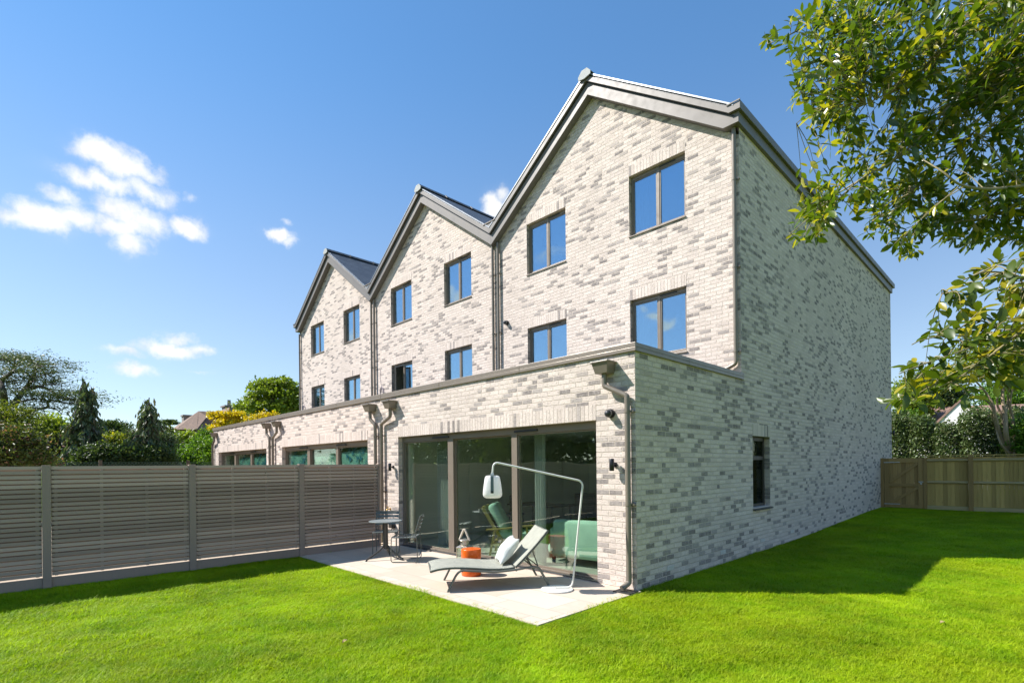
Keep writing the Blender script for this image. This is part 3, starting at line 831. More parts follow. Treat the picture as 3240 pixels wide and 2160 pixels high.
house_labels = ['nearest pale brick terraced house with furnished ground floor and orange stool outside its sliding door',
                'middle pale brick terraced house with one upper casement standing open',
                'farthest pale brick terraced house at the end of the row beside the green oak']
HOUSES = []
for k in range(3):
    X1, X0 = -k*W, -(k+1)*W
    h = thing('terraced_house', house_labels[k], 'house', (X1-W/2, 0, 0), 0, 'terraced houses in one row'); HOUSES.append(h)
    dr = (X1-.6523-5.2544, X1-.6523, .012, 2.346)
    wins = [(X1-1.0515-1.2915, X1-1.0515), (X1-4.1078-1.292, X1-4.1078)]
    zu, zl = (6.601, 7.8865), (3.938, 5.224)
    b = MB(); eb = MB()
    wall_front(eb, 0, X0, X1, -.12, ZC-.06, [(dr[0], dr[1], dr[2], dr[3])], .12)
    hs = [(a, c, *zz) for a, c in wins for zz in (zu, zl)]
    wall_front(b, D, X0, X1, ZC-.35, 10.2, hs, .12, ((X0+X1)/2, AP+.02, SL))
    sw = (4.05, 4.93, .85, 2.222)
    if k == 0:
        wall_side(eb, X1, 0, D, -.12, ZC-.06, []); wall_side(b, X1, D, YB, -.12, 7.95, [sw])
    if k == 2:
        wall_side(eb, X0, 0, D, -.12, ZC-.06, []); wall_side(b, X0, D, YB, -.12, 7.95, [])
    # parapet inner face and back gable
    eb.add([(X0, .31, 2.9), (X1, .31, 2.9), (X1, .31, ZC-.06), (X0, .31, ZC-.06), (X0, 0, ZC-.0605), (X1, 0, ZC-.0605)], [(3, 2, 1, 0), (4, 5, 2, 3)])
    eb.build('extension_wall', MT['brick'], h, True)
    wall_front(b, YB, X0, X1, -.12, 10.2, [], .1, ((X0+X1)/2, AP+.02, SL))
    if 0 < k < 3: b.add([(X0, D, 10.0-2.31), (X0, YB, 10.0-2.31), (X0+.01, YB, 10.0-2.31), (X0+.01, D, 10.0-2.31)], [(0, 1, 2, 3)])
    b.build('brick_wall', MT['brick'], h, True)
    # soldier courses over the openings
    so_ = [(dr[0]-.0, dr[1]+.0, dr[3]+.001, 0)] + [(a, c, zz[1]+.001, D) for a, c in wins for zz in (zu, zl)]
    for a, c, z, y in so_:
        MB().box(a, y-.004, z, c, y+.10, z+.222).build('lintel', MT['soldier_brick'], h, True)
    if k == 0:
        MB().box(-.10, 4.03, 2.223, .004, 4.95, 2.445).build('lintel', MT['soldier_brick'], h, True)
        # side window with a top light
        f = MB(); xx0, xx1 = -.17, -.105
        f.box(xx0, 4.05, .85, xx1, 4.105, 2.222); f.box(xx0, 4.875, .85, xx1, 4.93, 2.222)
        f.box(xx0, 4.105, 2.14, xx1, 4.875, 2.222); f.box(xx0, 4.105, .85, xx1, 4.875, .905); f.box(xx0, 4.105, 1.765, xx1, 4.875, 1.84)
        fo = f.build('window', MT['dark_frame'], h, True, bevel=.003)
        MB().box(-.145, 4.10, .90, -.13, 4.88, 1.77).build('pane', MT['side_glass'], fo)
        MB().box(-.145, 4.10, 1.835, -.13, 4.88, 2.145).build('pane', MT['side_glass'], fo)
        MB().box(-.104, 4.15, 2.17, -.092, 4.60, 2.19).build('trickle_vent', MT['dark_metal'], fo)
        MB().prism([(-.10, .848), (.055, .826), (.055, .80), (-.10, .815)], 'y', 4.03, 4.95).build('sill', MT['grey_sill'], fo, bevel=.003)
        for yb, zb in ((.90, .172), (2.70, .182), (4.50, .19), (6.22, .20)):
            a_ = MB(); z9 = zb+.0
            a_.box(-.02, yb-.105, z9-.032, .003, yb+.105, z9+.034)
            for q in range(5): a_.box(.003, yb-.10, z9-.026+q*.012, .007, yb+.10, z9-.020+q*.012)
            a_.build('air_brick', MT['air_brick_clay'], h, True)
    # coping: front length, plus the returns at the ends of the row
    c_ = MB(); n = 3; g0, g1 = X0-(.03 if k == 2 else 0), X1+(.03 if k == 0 else 0)
    for i in range(n):
        a, e = g0+(g1-g0)*i/n, g0+(g1-g0)*(i+1)/n
        c_.box(a+(.0025 if i else (.0025 if k < 2 else 0)), -.032, ZC-.062, e-(0.0 if i == n-1 and k == 0 else .0025), .34, ZC)
        c_.box(a+(.0025 if i else (.0025 if k < 2 else 0)), -.031, ZC-.115, e-(0.0 if i == n-1 and k == 0 else .0025), -.004, ZC-.063)
    if k == 0:
        for a, e in ((.343, 1.5), (1.503, D-.002)):
            c_.box(X1-.34, a, ZC-.062, X1+.03, e, ZC); 
        for a, e in ((-.004, 1.5), (1.503, D+.05)): c_.box(X1+.004, a, ZC-.115, X1+.0295, e, ZC-.063)
        c_.box(X1+.001, D+.0, ZC-.062, X1+.03, D+.05, ZC)
    if k == 2: c_.box(X0-.03, .343, ZC-.062, X0+.34, D-.002, ZC); c_.box(X0-.029, -.004, ZC-.115, X0-.004, D+.05, ZC-.063)
    c_.build('coping', MT['bronze_metal'], h, True, bevel=.004)
    MB().box(X0+.001, .312, 2.92, X1-.001, D-.002, 3.02).build('flat_roof', MT['flat_roof_felt'], h, True)
    # verge boards, roof slopes, ridge
    xc = (X0+X1)/2; zE = AP-SL*W/2
    def slope(x, off): return AP+off-SL*abs(x-xc)
    def strip(lo, hi, yf, yb, mat, name, flatR=None, flatL=None, bev=.004):
        """gable strip between roof-parallel offsets lo..hi, with level ends at open eaves"""
        bot, top = [], []
        if k == 2 and flatL: xe, zl_, zh_, _ = flatL; xk = xc-(AP+lo-zl_)/SL; bot += [(X0-xe, zl_), (xk, zl_)]; xk2 = xc-(AP+hi-zh_)/SL; top += [(X0-xe, zh_), (xk2, zh_)]
        else: bot += [(X0, slope(X0, lo))]; top += [(X0, slope(X0, hi))]
        bot += [(xc, AP+lo)]; top += [(xc, AP+hi)]
        if k == 0 and flatR: xe, zl_, zh_, _ = flatR; xk = xc+(AP+lo-zl_)/SL; bot += [(xk, zl_), (X1+xe, zl_)]; xk2 = xc+(AP+hi-zh_)/SL; top += [(xk2, zh_), (X1+xe, zh_)]
        else: bot += [(X1, slope(X1, lo))]; top += [(X1, slope(X1, hi))]
        mb = MB()
        n_ = len(bot)
        V = [(x, yf, z) for x, z in bot]+[(x, yf, z) for x, z in top]+[(x, yb, z) for x, z in bot]+[(x, yb, z) for x, z in top]
        F = []
        for i in range(n_-1):
            F += [(i, i+1, n_+i+1, n_+i), (2*n_+i+1, 2*n_+i, 3*n_+i, 3*n_+i+1), (i+1, i, 2*n_+i, 2*n_+i+1), (n_+i, n_+i+1, 3*n_+i+1, 3*n_+i)]
        F += [(0, n_, 3*n_, 2*n_), (n_-1, 2*n_+n_-1, 3*n_+n_-1, 2*n_-1)]
        mb.add(V, F)
        return mb.build(name, mat, h, True, bevel=bev)
    fl = (.067, 7.845, 8.05, 0)
    strip(0, .27, D-.18, D-.001, MT['trim_metal'], 'fascia', fl, fl)
    fl2 = (.122, 8.034, 8.1645, 0)
    strip(.285, .405, D-.245, D-.002, MT['trim_metal'], 'bargeboard', fl2, fl2)
    strip(.272, .283, D-.20, D-.004, MT['dark_metal'], 'shadow_gap', None, None, 0)
    strip(.407, .478, D-.225, YB+.10, MT['roof_slate'], 'roof', None, None, 0)
    strip(.440, .474, D-.252, D-.2265, MT['verge_metal'], 'verge_trim', None, None, 0)
    # ridge capping with its end plate
    def hexa(e): return [(xc-.17-e, AP+.33-e), (xc-.175-e, AP+.405), (xc-.075, AP+.515+e), (xc+.075, AP+.515+e), (xc+.175+e, AP+.405), (xc+.17+e, AP+.33-e), (xc, AP+.30-e)]
    rc = MB()
    ny = 13
    for i in range(ny):
        a = D-.27+(YB-D+.4)*i/ny; e = D-.27+(YB-D+.4)*(i+1)/ny
        q = [(xc-.175, AP+.405), (xc-.075, AP+.515), (xc+.075, AP+.515), (xc+.175, AP+.405), (xc+.16, AP+.392), (xc+.065, AP+.495), (xc-.065, AP+.495), (xc-.16, AP+.392)]
        rc.prism(q, 'y', a, e-.012); rc.prism([(x_*1.0+(x_-xc)*.06, z_+.012) for x_, z_ in q], 'y', e-.06, e-.013)
    rc.build('ridge_cap', MT['roof_slate'], h, True)
    MB().prism(hexa(0), 'y', D-.295, D-.271).build('ridge_end', MT['ridge_clay'], h, True, bevel=.006)
    if k < 2:      # valley box between this gable and the next
        zv = zE+.405; q = [(X0-.225, zv+.165), (X0+.225, zv+.165), (X0+.001, zv+.004), (X0-.001, zv+.004)]
        MB().prism(q, 'y', D-.243, D-.05).build('valley_gutter', MT['trim_metal'], h, True)
        MB().box(X0-.235, D-.262, zv+.166, X0+.235, D-.02, zv+.196).build('valley_cap', MT['bronze_metal'], h, True, bevel=.003)
    if k in (0, 2):
        sg = 1 if k == 0 else -1; xe = X1 if k == 0 else X0
        MB().box(xe+.001*sg, D-.178, 7.846, xe+.065*sg, YB+.02, 8.049).build('fascia', MT['trim_metal'], h, True, bevel=.004)
        g_ = MB(); y0, y1 = D-.246, YB+.12
        g_.box(xe-.10*sg, y0+.002, 8.036, xe+.119*sg, y1, 8.048); g_.box(xe+.107*sg, y0, 8.0485, xe+.120*sg, y1, 8.183); g_.box(xe-.10*sg, y1-.01, 8.049, xe+.106*sg, y1, 8.165)
        g_.box(xe-.12*sg, y0-.018, 8.166, xe+.128*sg, y0-.001, 8.190)
        g_.build('gutter', MT['trim_metal'], h, True, bevel=.003)
    # rainwater goods
    yp = D-.060
    xr, xl_ = X1-.073, X0+.139 if k < 2 else X0+.09
    ztop = 7.84 if k == 0 else 7.72
    def br(x): return [(zz, x, 1) for zz in (3.75, 5.3, 6.9)]
    downpipe(h, [(xr, yp, ztop), (xr, yp, 3.53), (xr-.34, yp-.03, 3.38)] if k == 0 else [(xr, yp, ztop), (xr, yp, 5), (xr, yp, 3.03)], .037, br(xr), D)
    downpipe(h, [(xl_, yp, 7.74), (xl_, yp, 5), (xl_, yp, 3.03)], .037, br(xl_), D)
    ye = -.062
    zt = 3.135
    if k == 0:
        hopper(h, -.435, zt)
        downpipe(h, [(-.435, -.095, 2.975), (-.435, -.095, 2.80), (-.087, ye, 2.63), (-.087, ye, .10), (-.11, -.20, .045)], .038, [(2.42, -.087, 1), (1.16, -.087, 1)], 0, .035)
    else:
        hopper(h, X1-.355, zt)
        downpipe(h, [(X1-.355, -.095, 2.975), (X1-.355, -.095, 2.80), (X1-.194, ye, 2.66), (X1-.194, ye, 1.4), (X1-.194, ye, .02)], .038, [(2.40, X1-.194, 1), (1.16, X1-.194, 1)], 0, .035)
    xs_, xh = (X0+.075, X0+.51) if k < 2 else (X0+.075, X0+.44)
    hopper(h, xh, zt)
    downpipe(h, [(xh, -.095, 2.975), (xh, -.095, 2.80), (xs_, ye, 2.66), (xs_, ye, 1.4), (xs_, ye, .02)], .038, [(2.40, xs_, 1), (1.16, xs_, 1)], 0, .035)
    # openings
    for i, (a, c) in enumerate(wins):
        for j, zz in enumerate((zu, zl)):
            co = window(h, a, c, zz[0], zz[1], D, opened=(k == 1 and i == 1 and j == 1), curtain=(k == 0))
            if co: tag(co, 'pale curtain drawn aside behind the %s %s window of the nearest house' % (('upper', 'lower')[j], ('right', 'left')[i]), 'curtain', 'curtains in the upstairs windows')
    sliding_door(h, k, dr[0], dr[1], dr[2], dr[3], 0)
    # rooms behind the glass: floors, ceilings and plastered walls
    r = MB(); e = .02
    xa, xb = X0+.12, X1-.18
    r.box(xa, .13, 2.42, xb, 7.6, 2.9)                       # ceiling of the ground floor
    r.box(xa, 7.45, .0, xb, 7.6, 2.42)                       # back wall
    r.box(X0+e, .24, .0, xa, 7.6, 2.9); r.box(xb, .24, .0, xb+.012, 4.02, 2.9); r.box(xb, 4.02, .0, xb+.012, 4.96, .80); r.box(xb, 4.02, 2.25, xb+.012, 4.96, 2.9); r.box(xb, 4.96, .0, xb+.012, 7.6, 2.9)
    r.box(xa, .26, .0, dr[0]-.01, .40, 2.42); r.box(dr[1]+.01, .26, .0, xb, .40, 2.42)
    r.box(xa, D+.3, 5.60, xb, 9.5, 5.85); r.box(xa, D+.3, 8.3, xb, 9.5, 8.4)
    r.box(xa, 7.7, 3.0, xb, 7.8, 8.3); r.box(X0+e, D+.15, 2.95, xa, 7.7, 8.3); r.box(xb, D+.15, 2.95, xb+.012, 7.7, 8.3)
    r.box(xa, D+.16, 2.92, xb, 7.7, 2.96)
    r.build('interior_wall', MT['plaster'], h, True)
    MB().box(X0+e, .13, -.05, X1-e, 7.6, .01).build('interior_floor', MT['floor_tile'], h, True)
    if k == 0:
        MB().box(-3.05, 4.2, .011, -2.35, 4.45, 2.419).build('wall_pier', MT['plaster'], h, True)
        MB().box(-2.2, 5.9, .011, -.25, 6.4, 2.419).build('shade_block', MT['dark_joinery'], h, True)  # dark block added to stand in for the room's shaded right end
    if k == 2:
        MB().box(dr[0]+.3, .55, .011, dr[0]+1.4, .62, 2.3).build('inner_door', MT['white_paint'], h, True)

# repeated wording printed on the protective film
def film_print():
    cu = bpy.data.curves.new('print', 'FONT'); cu.body = '\u25B2 XYMAR'; cu.size = .17; cu.extrude = .001
    cu.resolution_u = 2
    to = bpy.data.objects.new('print', cu); COL.objects.link(to)
    bpy.context.view_layer.update()
    dg = bpy.context.evaluated_depsgraph_get()
    me = bpy.data.meshes.new_from_object(to.evaluated_get(dg))
    bpy.data.objects.remove(to)
    base = np.array([v.co[:] for v in me.vertices]); fcs = [tuple(p.vertices) for p in me.polygons]
    r = random.Random(4)
    for fo, a, b, y, z0, z1 in FILM:
        mb = MB(); ang = R_(42)
        for i in range(40):
            u = a+.06+r.random()*(b-a-.55); z = z0+.3+r.random()*(z1-z0-.75)
            if z < 1.3: continue
            ca, sa = math.cos(ang), math.sin(ang)
            mb.add([(u+p[0]*ca-p[1]*sa, y+.001*i/40+p[2]*.3, z+p[0]*sa+p[1]*ca) for p in base], fcs)
            if i > 13: break
        if mb.v: mb.build('film_lettering', MT['film_ink'], fo)
film_print()
# ------------------------------------------------------------------ small fixtures on the walls
def wall_light(x, y, z, label, rz=0, sgn=1):
    t = thing('wall_light', label, 'wall light', (x, y, z), rz, 'black spotlights on the brick walls')
    b = MB(); b.lathe([(.030, -.085), (.034, -.08), (.034, .08), (.030, .085)], (0, -.095, 0), 20)
    b.build('lamp_body', MT['black_plastic'], t)
    b = MB(); b.tube([(0, -.002, 0), (0, -.018, 0)], .034, 18); b.tube([(0, -.018, 0), (0, -.07, 0)], .013, 10)
    b.build('bracket', MT['black_plastic'], t)
wall_light(-.325, 0, 1.70, 'black cylinder wall light between the sliding door and the corner downpipe')
wall_light(-6.10, 0, 1.70, 'black cylinder wall light beside the slatted fence at the left of the sliding door')
wall_light(0, 16.9, 2.74, 'small black wall light at the far end of the shaded side wall', R_(90))

def dome_camera(x, y, z, label):
    t = thing('security_camera', label, 'security camera', (x, y, z), 0, 'black dome cameras on the walls')
    b = MB(); b.tube([(0, -.003, 0), (0, -.035, 0)], .062, 24); b.tube([(0, -.035, 0), (0, -.075, 0)], .052, 24)
    b.build('camera_base', MT['black_plastic'], t)
    b = MB(); b.tube([(0, -.075, 0), (0, -.082, 0)], .054, 24); b.build('trim_ring', MT['galvanised'], t)
    b = MB(); pr = [(.052*math.cos(a), .052*math.sin(a)) for a in [i*math.pi/2/7 for i in range(8)]]
    rings = [[(max(r_, 1e-4)*math.cos(q*math.pi/10), -.082-h_, max(r_, 1e-4)*math.sin(q*math.pi/10)) for q in range(20)] for r_, h_ in pr]
    b.loft(rings); b.build('dome', MT['dark_metal'], t)
dome_camera(-.385, 0, 2.415, 'black dome security camera above the right edge of the sliding door')
dome_camera(-6.15, D, 5.52, 'small black dome camera high on the gable wall beside the twin downpipes')

def cable_coil(x, z, label):
    b = MB()
    for j in range(3):
        b.tube([(x+.10*math.sin(a)*(1+.1*j)+.012*j, D-.012-.008*j, z+.15*math.cos(a)*(1+.08*j)) for a in [q*2*math.pi/20 for q in range(21)]], .006, 6)
    b.tube([(x, D-.01, z+.15), (x-.10, D-.012, z+.5), (x-.06, D-.008, z+.8)], .005, 6)
    o = b.build('cable_coil', MT['cable_purple']); tag(o, label, 'cable', 'loose cable coils on the upper walls')
cable_coil(-12.62, 4.38, 'loose coil of cable by the open casement on the middle house')
cable_coil(-19.32, 4.33, 'loose coil of cable near the left edge of the farthest house')

t = thing('outdoor_tap', 'brass garden tap on the wall by the slatted fence', 'tap', (-6.25, 0, .775))
b = MB(); b.tube(fillet([(0, 0, 0), (0, -.09, 0), (0, -.10, -.06)], .03), .012, 10); b.tube([(0, -.003, 0), (0, -.012, 0)], .028, 14); b.build('spout', MT['brass'], t)
b = MB(); b.tube([(0, -.06, .005), (0, -.06, .045)], .008, 8); b.bar((-.04, -.06, .048), (.04, -.06, .048), .012, .010); b.build('handle', MT['brass'], t)
t = thing('outdoor_socket', 'black weatherproof socket box low on the wall behind the bistro table', 'socket', (-6.12, 0, .42))
MB().rbox((0, -.045, 0), (.16, .09, .10), .012).build('box', MT['black_plastic'], t)
b = MB(); b.tube(curve_pts([(.0, -.04, -.05), (-.01, -.08, -.12), (.05, -.09, -.08), (.04, -.05, -.04)], 6), .007, 6); b.build('plug_lead', MT['black_plastic'], t)

t = thing('drain_grate', 'dark gully grate under the corner downpipe outlet', 'drain', (-.07, -.17, 0))
b = MB(); b.box(-.13, -.11, .001, .13, -.095, .014); b.box(-.13, .095, .001, .13, .11, .014); b.box(-.13, -.095, .001, -.115, .095, .014); b.box(.115, -.095, .001, .13, .095, .014)
for i in range(9): b.box(-.115, -.088+i*.021, .002, .115, -.078+i*.021, .012)
for i in range(5): b.box(-.09+i*.044, -.095, .003, -.082+i*.044, .095, .013)
b.build('grate', MT['dark_metal'], t)
b = MB(); b.box(-.114, -.094, .0005, .114, .094, .0018); b.build('gully', MT['black_plastic'], t)

# ------------------------------------------------------------------ garden furniture
def lounger():
    o = Vector((-1.804, -1.818, 0)); u = Vector((.546, .838, 0)).normalized()
    t = thing('sun_lounger', 'grey-green sling sun lounger with raised back on the stone patio', 'sun lounger', o, math.atan2(u.y, u.x))
    Wd = .75
    rail = [(0, 0), (.115, .225), (.175, .285), (.42, .262), (.66, .238), (.95, .258), (1.19, .287), (1.275, .272), (1.422, 0)]
    for y, nm in ((0.0, 'side_frame'), (Wd, 'side_frame')):
        P = fillet([(s, y, z) for s, z in rail], .07, 5)
        MB().tube(P, .0165, 10).build(nm, MT['lounger_frame_paint'], t)
    for s_ in (0, 1.422):
        pass
    b = MB(); b.tube([(.03, 0, .055), (.03, Wd, .055)], .001, 6); 
    seat = [(-.225, .292), (-.10, .318), (.10, .326), (.35, .308), (.60, .283), (.80, .279), (.925, .290)]
    fr = MB()
    for y in (.022, Wd-.022): fr.tube(curve_pts([(s, y, z-.012) for s, z in seat], 5), .0145, 8)
    fr.tube([(-.222, .022, .281), (-.222, Wd-.022, .281)], .0145, 8); fr.tube([(.925, .022, .278), (.925, Wd-.022, .278)], .0145, 8)
    for s_, z in ((.20, .268), (.95, .245), (1.21, .268)): fr.tube([(s_, 0, z), (s_, Wd, z)], .012, 8)
    fr.build('seat_frame', MT['lounger_frame_paint'], t)
    def sling(prof, nm, sag=.010, k=6):
        P = curve_pts([(s, 0, z) for s, z in prof], k); n = 12; rings = []
        vs, fs = [], []
        for off in (0.0, -.005):
            for p in P:
                for j in range(n+1):
                    y = .008+(Wd-.016)*j/n
                    vs.append((p.x, y, p.z+off+.006-sag*math.sin(math.pi*j/n)))
        m = len(P); K = m*(n+1)
        for i in range(m-1):
            for j in range(n):
                a = i*(n+1)+j; fs += [(a, a+1, a+n+2, a+n+1), (K+a+n+1, K+a+n+2, K+a+1, K+a)]
        for i in range(m-1):
            for j in (0, n):
                a = i*(n+1)+j; fs.append((a, a+n+1, K+a+n+1, K+a))
        for j in range(n):
            for i in (0, m-1):
                a = i*(n+1)+j; fs.append((a, a+1, K+a+1, K+a))
        MB().add(vs, fs, True).build(nm, MT['sling_mesh'], t)
    sling(seat, 'seat')
    back = [(.945, .300), (1.05, .400), (1.22, .575), (1.35, .720), (1.405, .785)]
    fb = MB()
    for y in (.022, Wd-.022): fb.tube(curve_pts([(s+.012, y, z-.012) for s, z in back], 4), .0145, 8)
    fb.tube([(1.417, .022, .773), (1.417, Wd-.022, .773)], .0145, 8); fb.tube([(.957, .022, .288), (.957, Wd-.022, .288)], .0145, 8)
    fb.build('back_frame', MT['lounger_frame_paint'], t)
    sling(back, 'backrest')
    pr = MB()
    for y in (.06, Wd-.06): pr.tube([(1.19, y, .53), (1.275, y, .285)], .009, 8)
    pr.tube([(1.275, .06, .285), (1.275, Wd-.06, .285)], .009, 8)
    pr.build('back_prop', MT['lounger_frame_paint'], t)
    return t
lounger()

def pillow():
    o = Vector((-1.804, -1.818, 0)); u = Vector((.546, .838, 0)).normalized(); n_ = Vector((-u.y, u.x, 0))
    c = o+u*.90+n_*.42+Vector((0, 0, .475))
    vs, fs = [], []; N = 20; hw = .225; r = random.Random(2)
    tilt = R_(38)
    ax = n_*1.0
    up = (Vector((0, 0, 1))*math.cos(tilt)+u*math.sin(tilt)).normalized(); nrm = ax.cross(up).normalized()
    for side in (1, -1):
        for i in range(N+1):
            for j in range(N+1):
                a, b_ = 2*i/N-1, 2*j/N-1
                pinch = 1-.13*(1-a*a)*(abs(b_)**2)-.0; pin2 = 1-.13*(1-b_*b_)*(abs(a)**2)
                th = .088*((1-a**2)*(1-b_**2))**.42+.004
                th *= 1+.10*math.sin(5*a+2*b_)*math.cos(4*b_)
                q = c+ax*(hw*a*pin2)+up*(hw*b_*pinch)+nrm*(side*th)
                vs.append(q)
    K = (N+1)**2
    for i in range(N):
        for j in range(N):
            a = i*(N+1)+j; fs += [(a, a+1, a+N+2, a+N+1), (K+a+N+1, K+a+N+2, K+a+1, K+a)]
    edge = [i*(N+1) for i in range(N+1)]
    for i in range(N):
        for e in ((i, i+1), (N*(N+1)+i, N*(N+1)+i+1), (i*(N+1), (i+1)*(N+1)), (i*(N+1)+N, (i+1)*(N+1)+N)):
            fs.append((e[0], e[1], K+e[1], K+e[0]))
    o = MB().add(vs, fs, True).build('pillow', MT['cushion_linen']); tag(o, 'white scatter cushion leaning on the lounger backrest', 'cushion')
pillow()

t = thing('drum_stool', 'glossy orange drum stool beside the sun lounger', 'stool', (-2.422, -.885, 0))
b = MB(); b.lathe([(.140, 0), (.152, .006), (.155, .02), (.155, .095), (.150, .11), (.115, .125), (.098, .145), (.098, .165), (.110, .185), (.135, .215), (.149, .25), (.155, .285), (.155, .3532)], n=48); b.build('stool_body', MT['orange_lacquer'], t)
b = MB(); b.lathe([(.1553, .3536), (.1553, .380), (.1553, .403), (.1535, .4085), (.150, .4115)], n=48); b.build('stool_lid', MT['orange_lacquer'], t)

# arched garden lamp: base disc and bent pole in the plane square to the standpoint
LB = Vector((-.814, -.706, 0)); RTV = Vector(RT)
t = thing('lamp_stand', 'pale arched lamp stand with round base at the head of the lounger', 'lamp stand', LB, YAW)
b = MB(); b.lathe([(.215, 0), (.220, .004), (.220, .016), (.214, .020)], n=56); b.build('base_disc', MT['lamp_paint'], t)
pts = [(-.03, 0, .030), (.20, 0, .030), (.222, 0, .10), (.368, 0, 1.44), (.35, 0, 1.475), (.30, 0, 1.492), (-.68, 0, 1.712), (-.84, 0, 1.745), (-.868, 0, 1.60)]
P = fillet([(-.03, 0, .030), (.208, 0, .030), (.370, 0, 1.478), (-.85, 0, 1.755), (-.868, 0, 1.60)], .085, 8)
b = MB(); b.tube(P, .0135, 12); b.build('pole', MT['lamp_paint'], t)
def hanging_lamp():
    c = LB+RTV*(-.870)
    t = thing('hanging_lamp', 'white portable lamp with grey strap hanging from the arched stand', 'lamp', (c.x, c.y, 1.265), YAW+R_(0))
    rings = []
    prof = [(.0, .088), (.008, .108), (.022, .124), (.05, .132), (.12, .127), (.22, .112), (.275, .103), (.296, .092), (.304, .07), (.306, .02)]
    for z, r_ in prof:
        q = []
        for i in range(40):
            a = 2*math.pi*i/40; cx_, sx_ = math.cos(a), math.sin(a); e = .62
            q.append((r_*math.copysign(abs(cx_)**e, cx_), r_*math.copysign(abs(sx_)**e, sx_), z))
        rings.append(q)
    MB().loft(rings).build('shade', MT['lamp_shade_plastic'], t)
    b = MB(); fr_, bk = -.135, .135
    path = [(0, fr_, .07), (0, -.122, .20), (0, -.108, .31), (0, -.06, .335), (0, .06, .335), (0, .108, .31), (0, .122, .20), (0, bk, .07)]
    for a, c_ in zip(path, path[1:]): b.bar(a, c_, .042, .006, (1, 0, 0) if False else (0, .4, 1))
    bb = MB(); Pp = fillet(path, .03, 4)
    vs = []; fs = []
    for i, p in enumerate(Pp):
        a = Pp[max(i-1, 0)]; c_ = Pp[min(i+1, len(Pp)-1)]; d = (c_-a).normalized(); nn = Vector((0, -d.z, d.y))
        vs += [p+Vector((-.021, 0, 0))+nn*.003, p+Vector((.021, 0, 0))+nn*.003, p+Vector((.021, 0, 0))-nn*.003, p+Vector((-.021, 0, 0))-nn*.003]
    for i in range(len(Pp)-1):
        for j in range(4): fs.append((4*i+j, 4*i+(j+1) % 4, 4*i+4+(j+1) % 4, 4*i+4+j))
    fs += [(3, 2, 1, 0), tuple(4*(len(Pp)-1)+j for j in range(4))]
    bb.add(vs, fs).build('strap', MT['strap_grey'], t)
    for y, s_ in ((fr_, -1), (bk, 1)):
        MB().tube([(0, y, .085), (0, y+s_*.010, .085)], .017, 16).build('knob', MT['dark_metal'], t)
    MB().lathe([(.055, -.010), (.06, -.004), (.06, .002)], n=24).build('charging_base', MT['strap_grey'], t)
hanging_lamp()

def metal_lantern():
    t = thing('metal_lantern', 'pewter glazed lantern with rope handle behind the orange stool', 'lantern', (-3.46, -.17, 0), R_(20))
    b = MB(); s = .105
    b.box(-s-.012, -s-.012, 0, s+.012, s+.012, .022)
    for x in (-s, s):
        for y in (-s, s): b.box(x-.007, y-.007, .022, x+.007, y+.007, .235)
    for z in (.085, .16):
        for y in (-s, s): b.box(-s+.007, y-.004, z-.004, s-.007, y+.004, z+.004); b.box(y-.004, -s+.007, z-.004, y+.004, s-.007, z+.004)
    b.box(-s-.012, -s-.012, .235, s+.012, s+.012, .250)
    b.build('cage', MT['pewter'], t, bevel=.002)
    g = MB(); g.box(-s+.001, -s+.001, .023, s-.001, -s+.004, .234); g.box(-s+.001, s-.004, .023, s-.001, s-.001, .234); g.box(-s+.001, -s+.004, .023, -s+.004, s-.004, .234); g.box(s-.004, -s+.004, .023, s-.001, s-.004, .234)
    g.build('glazing', MT['door_glass'], t)
    b = MB(); q = s+.012
    b.add([(-q, -q, .2505), (q, -q, .2505), (q, q, .2505), (-q, q, .2505), (-.055, -.055, .29), (.055, -.055, .29), (.055, .055, .29), (-.055, .055, .29)], [(3, 2, 1, 0), (0, 1, 5, 4), (1, 2, 6, 5), (2, 3, 7, 6), (3, 0, 4, 7), (4, 5, 6, 7)])
    b.lathe([(.072, .286), (.072, .36)], n=28); 
    for i in range(6): b.lathe([(.0735, .296+i*.010), (.0755, .300+i*.010), (.0735, .304+i*.010)], n=28)
    b.lathe([(.075, .360), (.110, .366), (.100, .378), (.06, .392), (.012, .40)], n=28)
    b.build('roof', MT['pewter'], t)
    b = MB(); b.tube([(-.10, 0, .385), (-.02, 0, .555)], .019, 10); b.tube([(.10, 0, .372), (.012, 0, .56)], .019, 10); b.sphere((-.004, 0, .555), .02, 10, 6)
    for i in range(9):
        f = i/8; x, z = -.10+.08*f, .385+.17*f
        b.tube([(x-.004, 0, z-.006), (x+.004, 0, z+.006)], .0215, 10); x, z = .10-.088*f, .372+.188*f; b.tube([(x+.004, 0, z-.006), (x-.004, 0, z+.006)], .0215, 10)
    b.build('handle', MT['rope'], t)
    b = MB(); b.lathe([(.035, .023), (.035, .12)], n=20); b.build('candle', MT['white_paint'], t)
metal_lantern()

def bistro_table():
    t = thing('bistro_table', 'round grey bistro table on black splayed legs beside the slatted fence', 'table', (-4.66, -1.07, 0), R_(0))
    b = MB(); b.lathe([(.285, .694), (.298, .698), (.300, .706), (.296, .712)], n=48); b.build('tabletop', MT['table_top_grey'], t)
    b = MB(); b.lathe([(.036, .19), (.046, .30), (.046, .672), (.060, .676), (.060, .6935)], n=20); b.build('column', MT['table_black'], t)
    for a in (-1.70, .40, 2.35):
        d = Vector((math.cos(a), math.sin(a), 0)); P = curve_pts([d*.02+Vector((0, 0, .30)), d*.055+Vector((0, 0, .235)), d*.15+Vector((0, 0, .155)), d*.375+Vector((0, 0, .022))], 5)
        l = MB()
        for p, q in zip(P, P[1:]): l.bar(p, q, .032, .026)
        l.lathe([(.018, 0), (.020, .012), (.012, .02)], d*.372, 12); l.build('leg', MT['table_black'], t)
bistro_table()

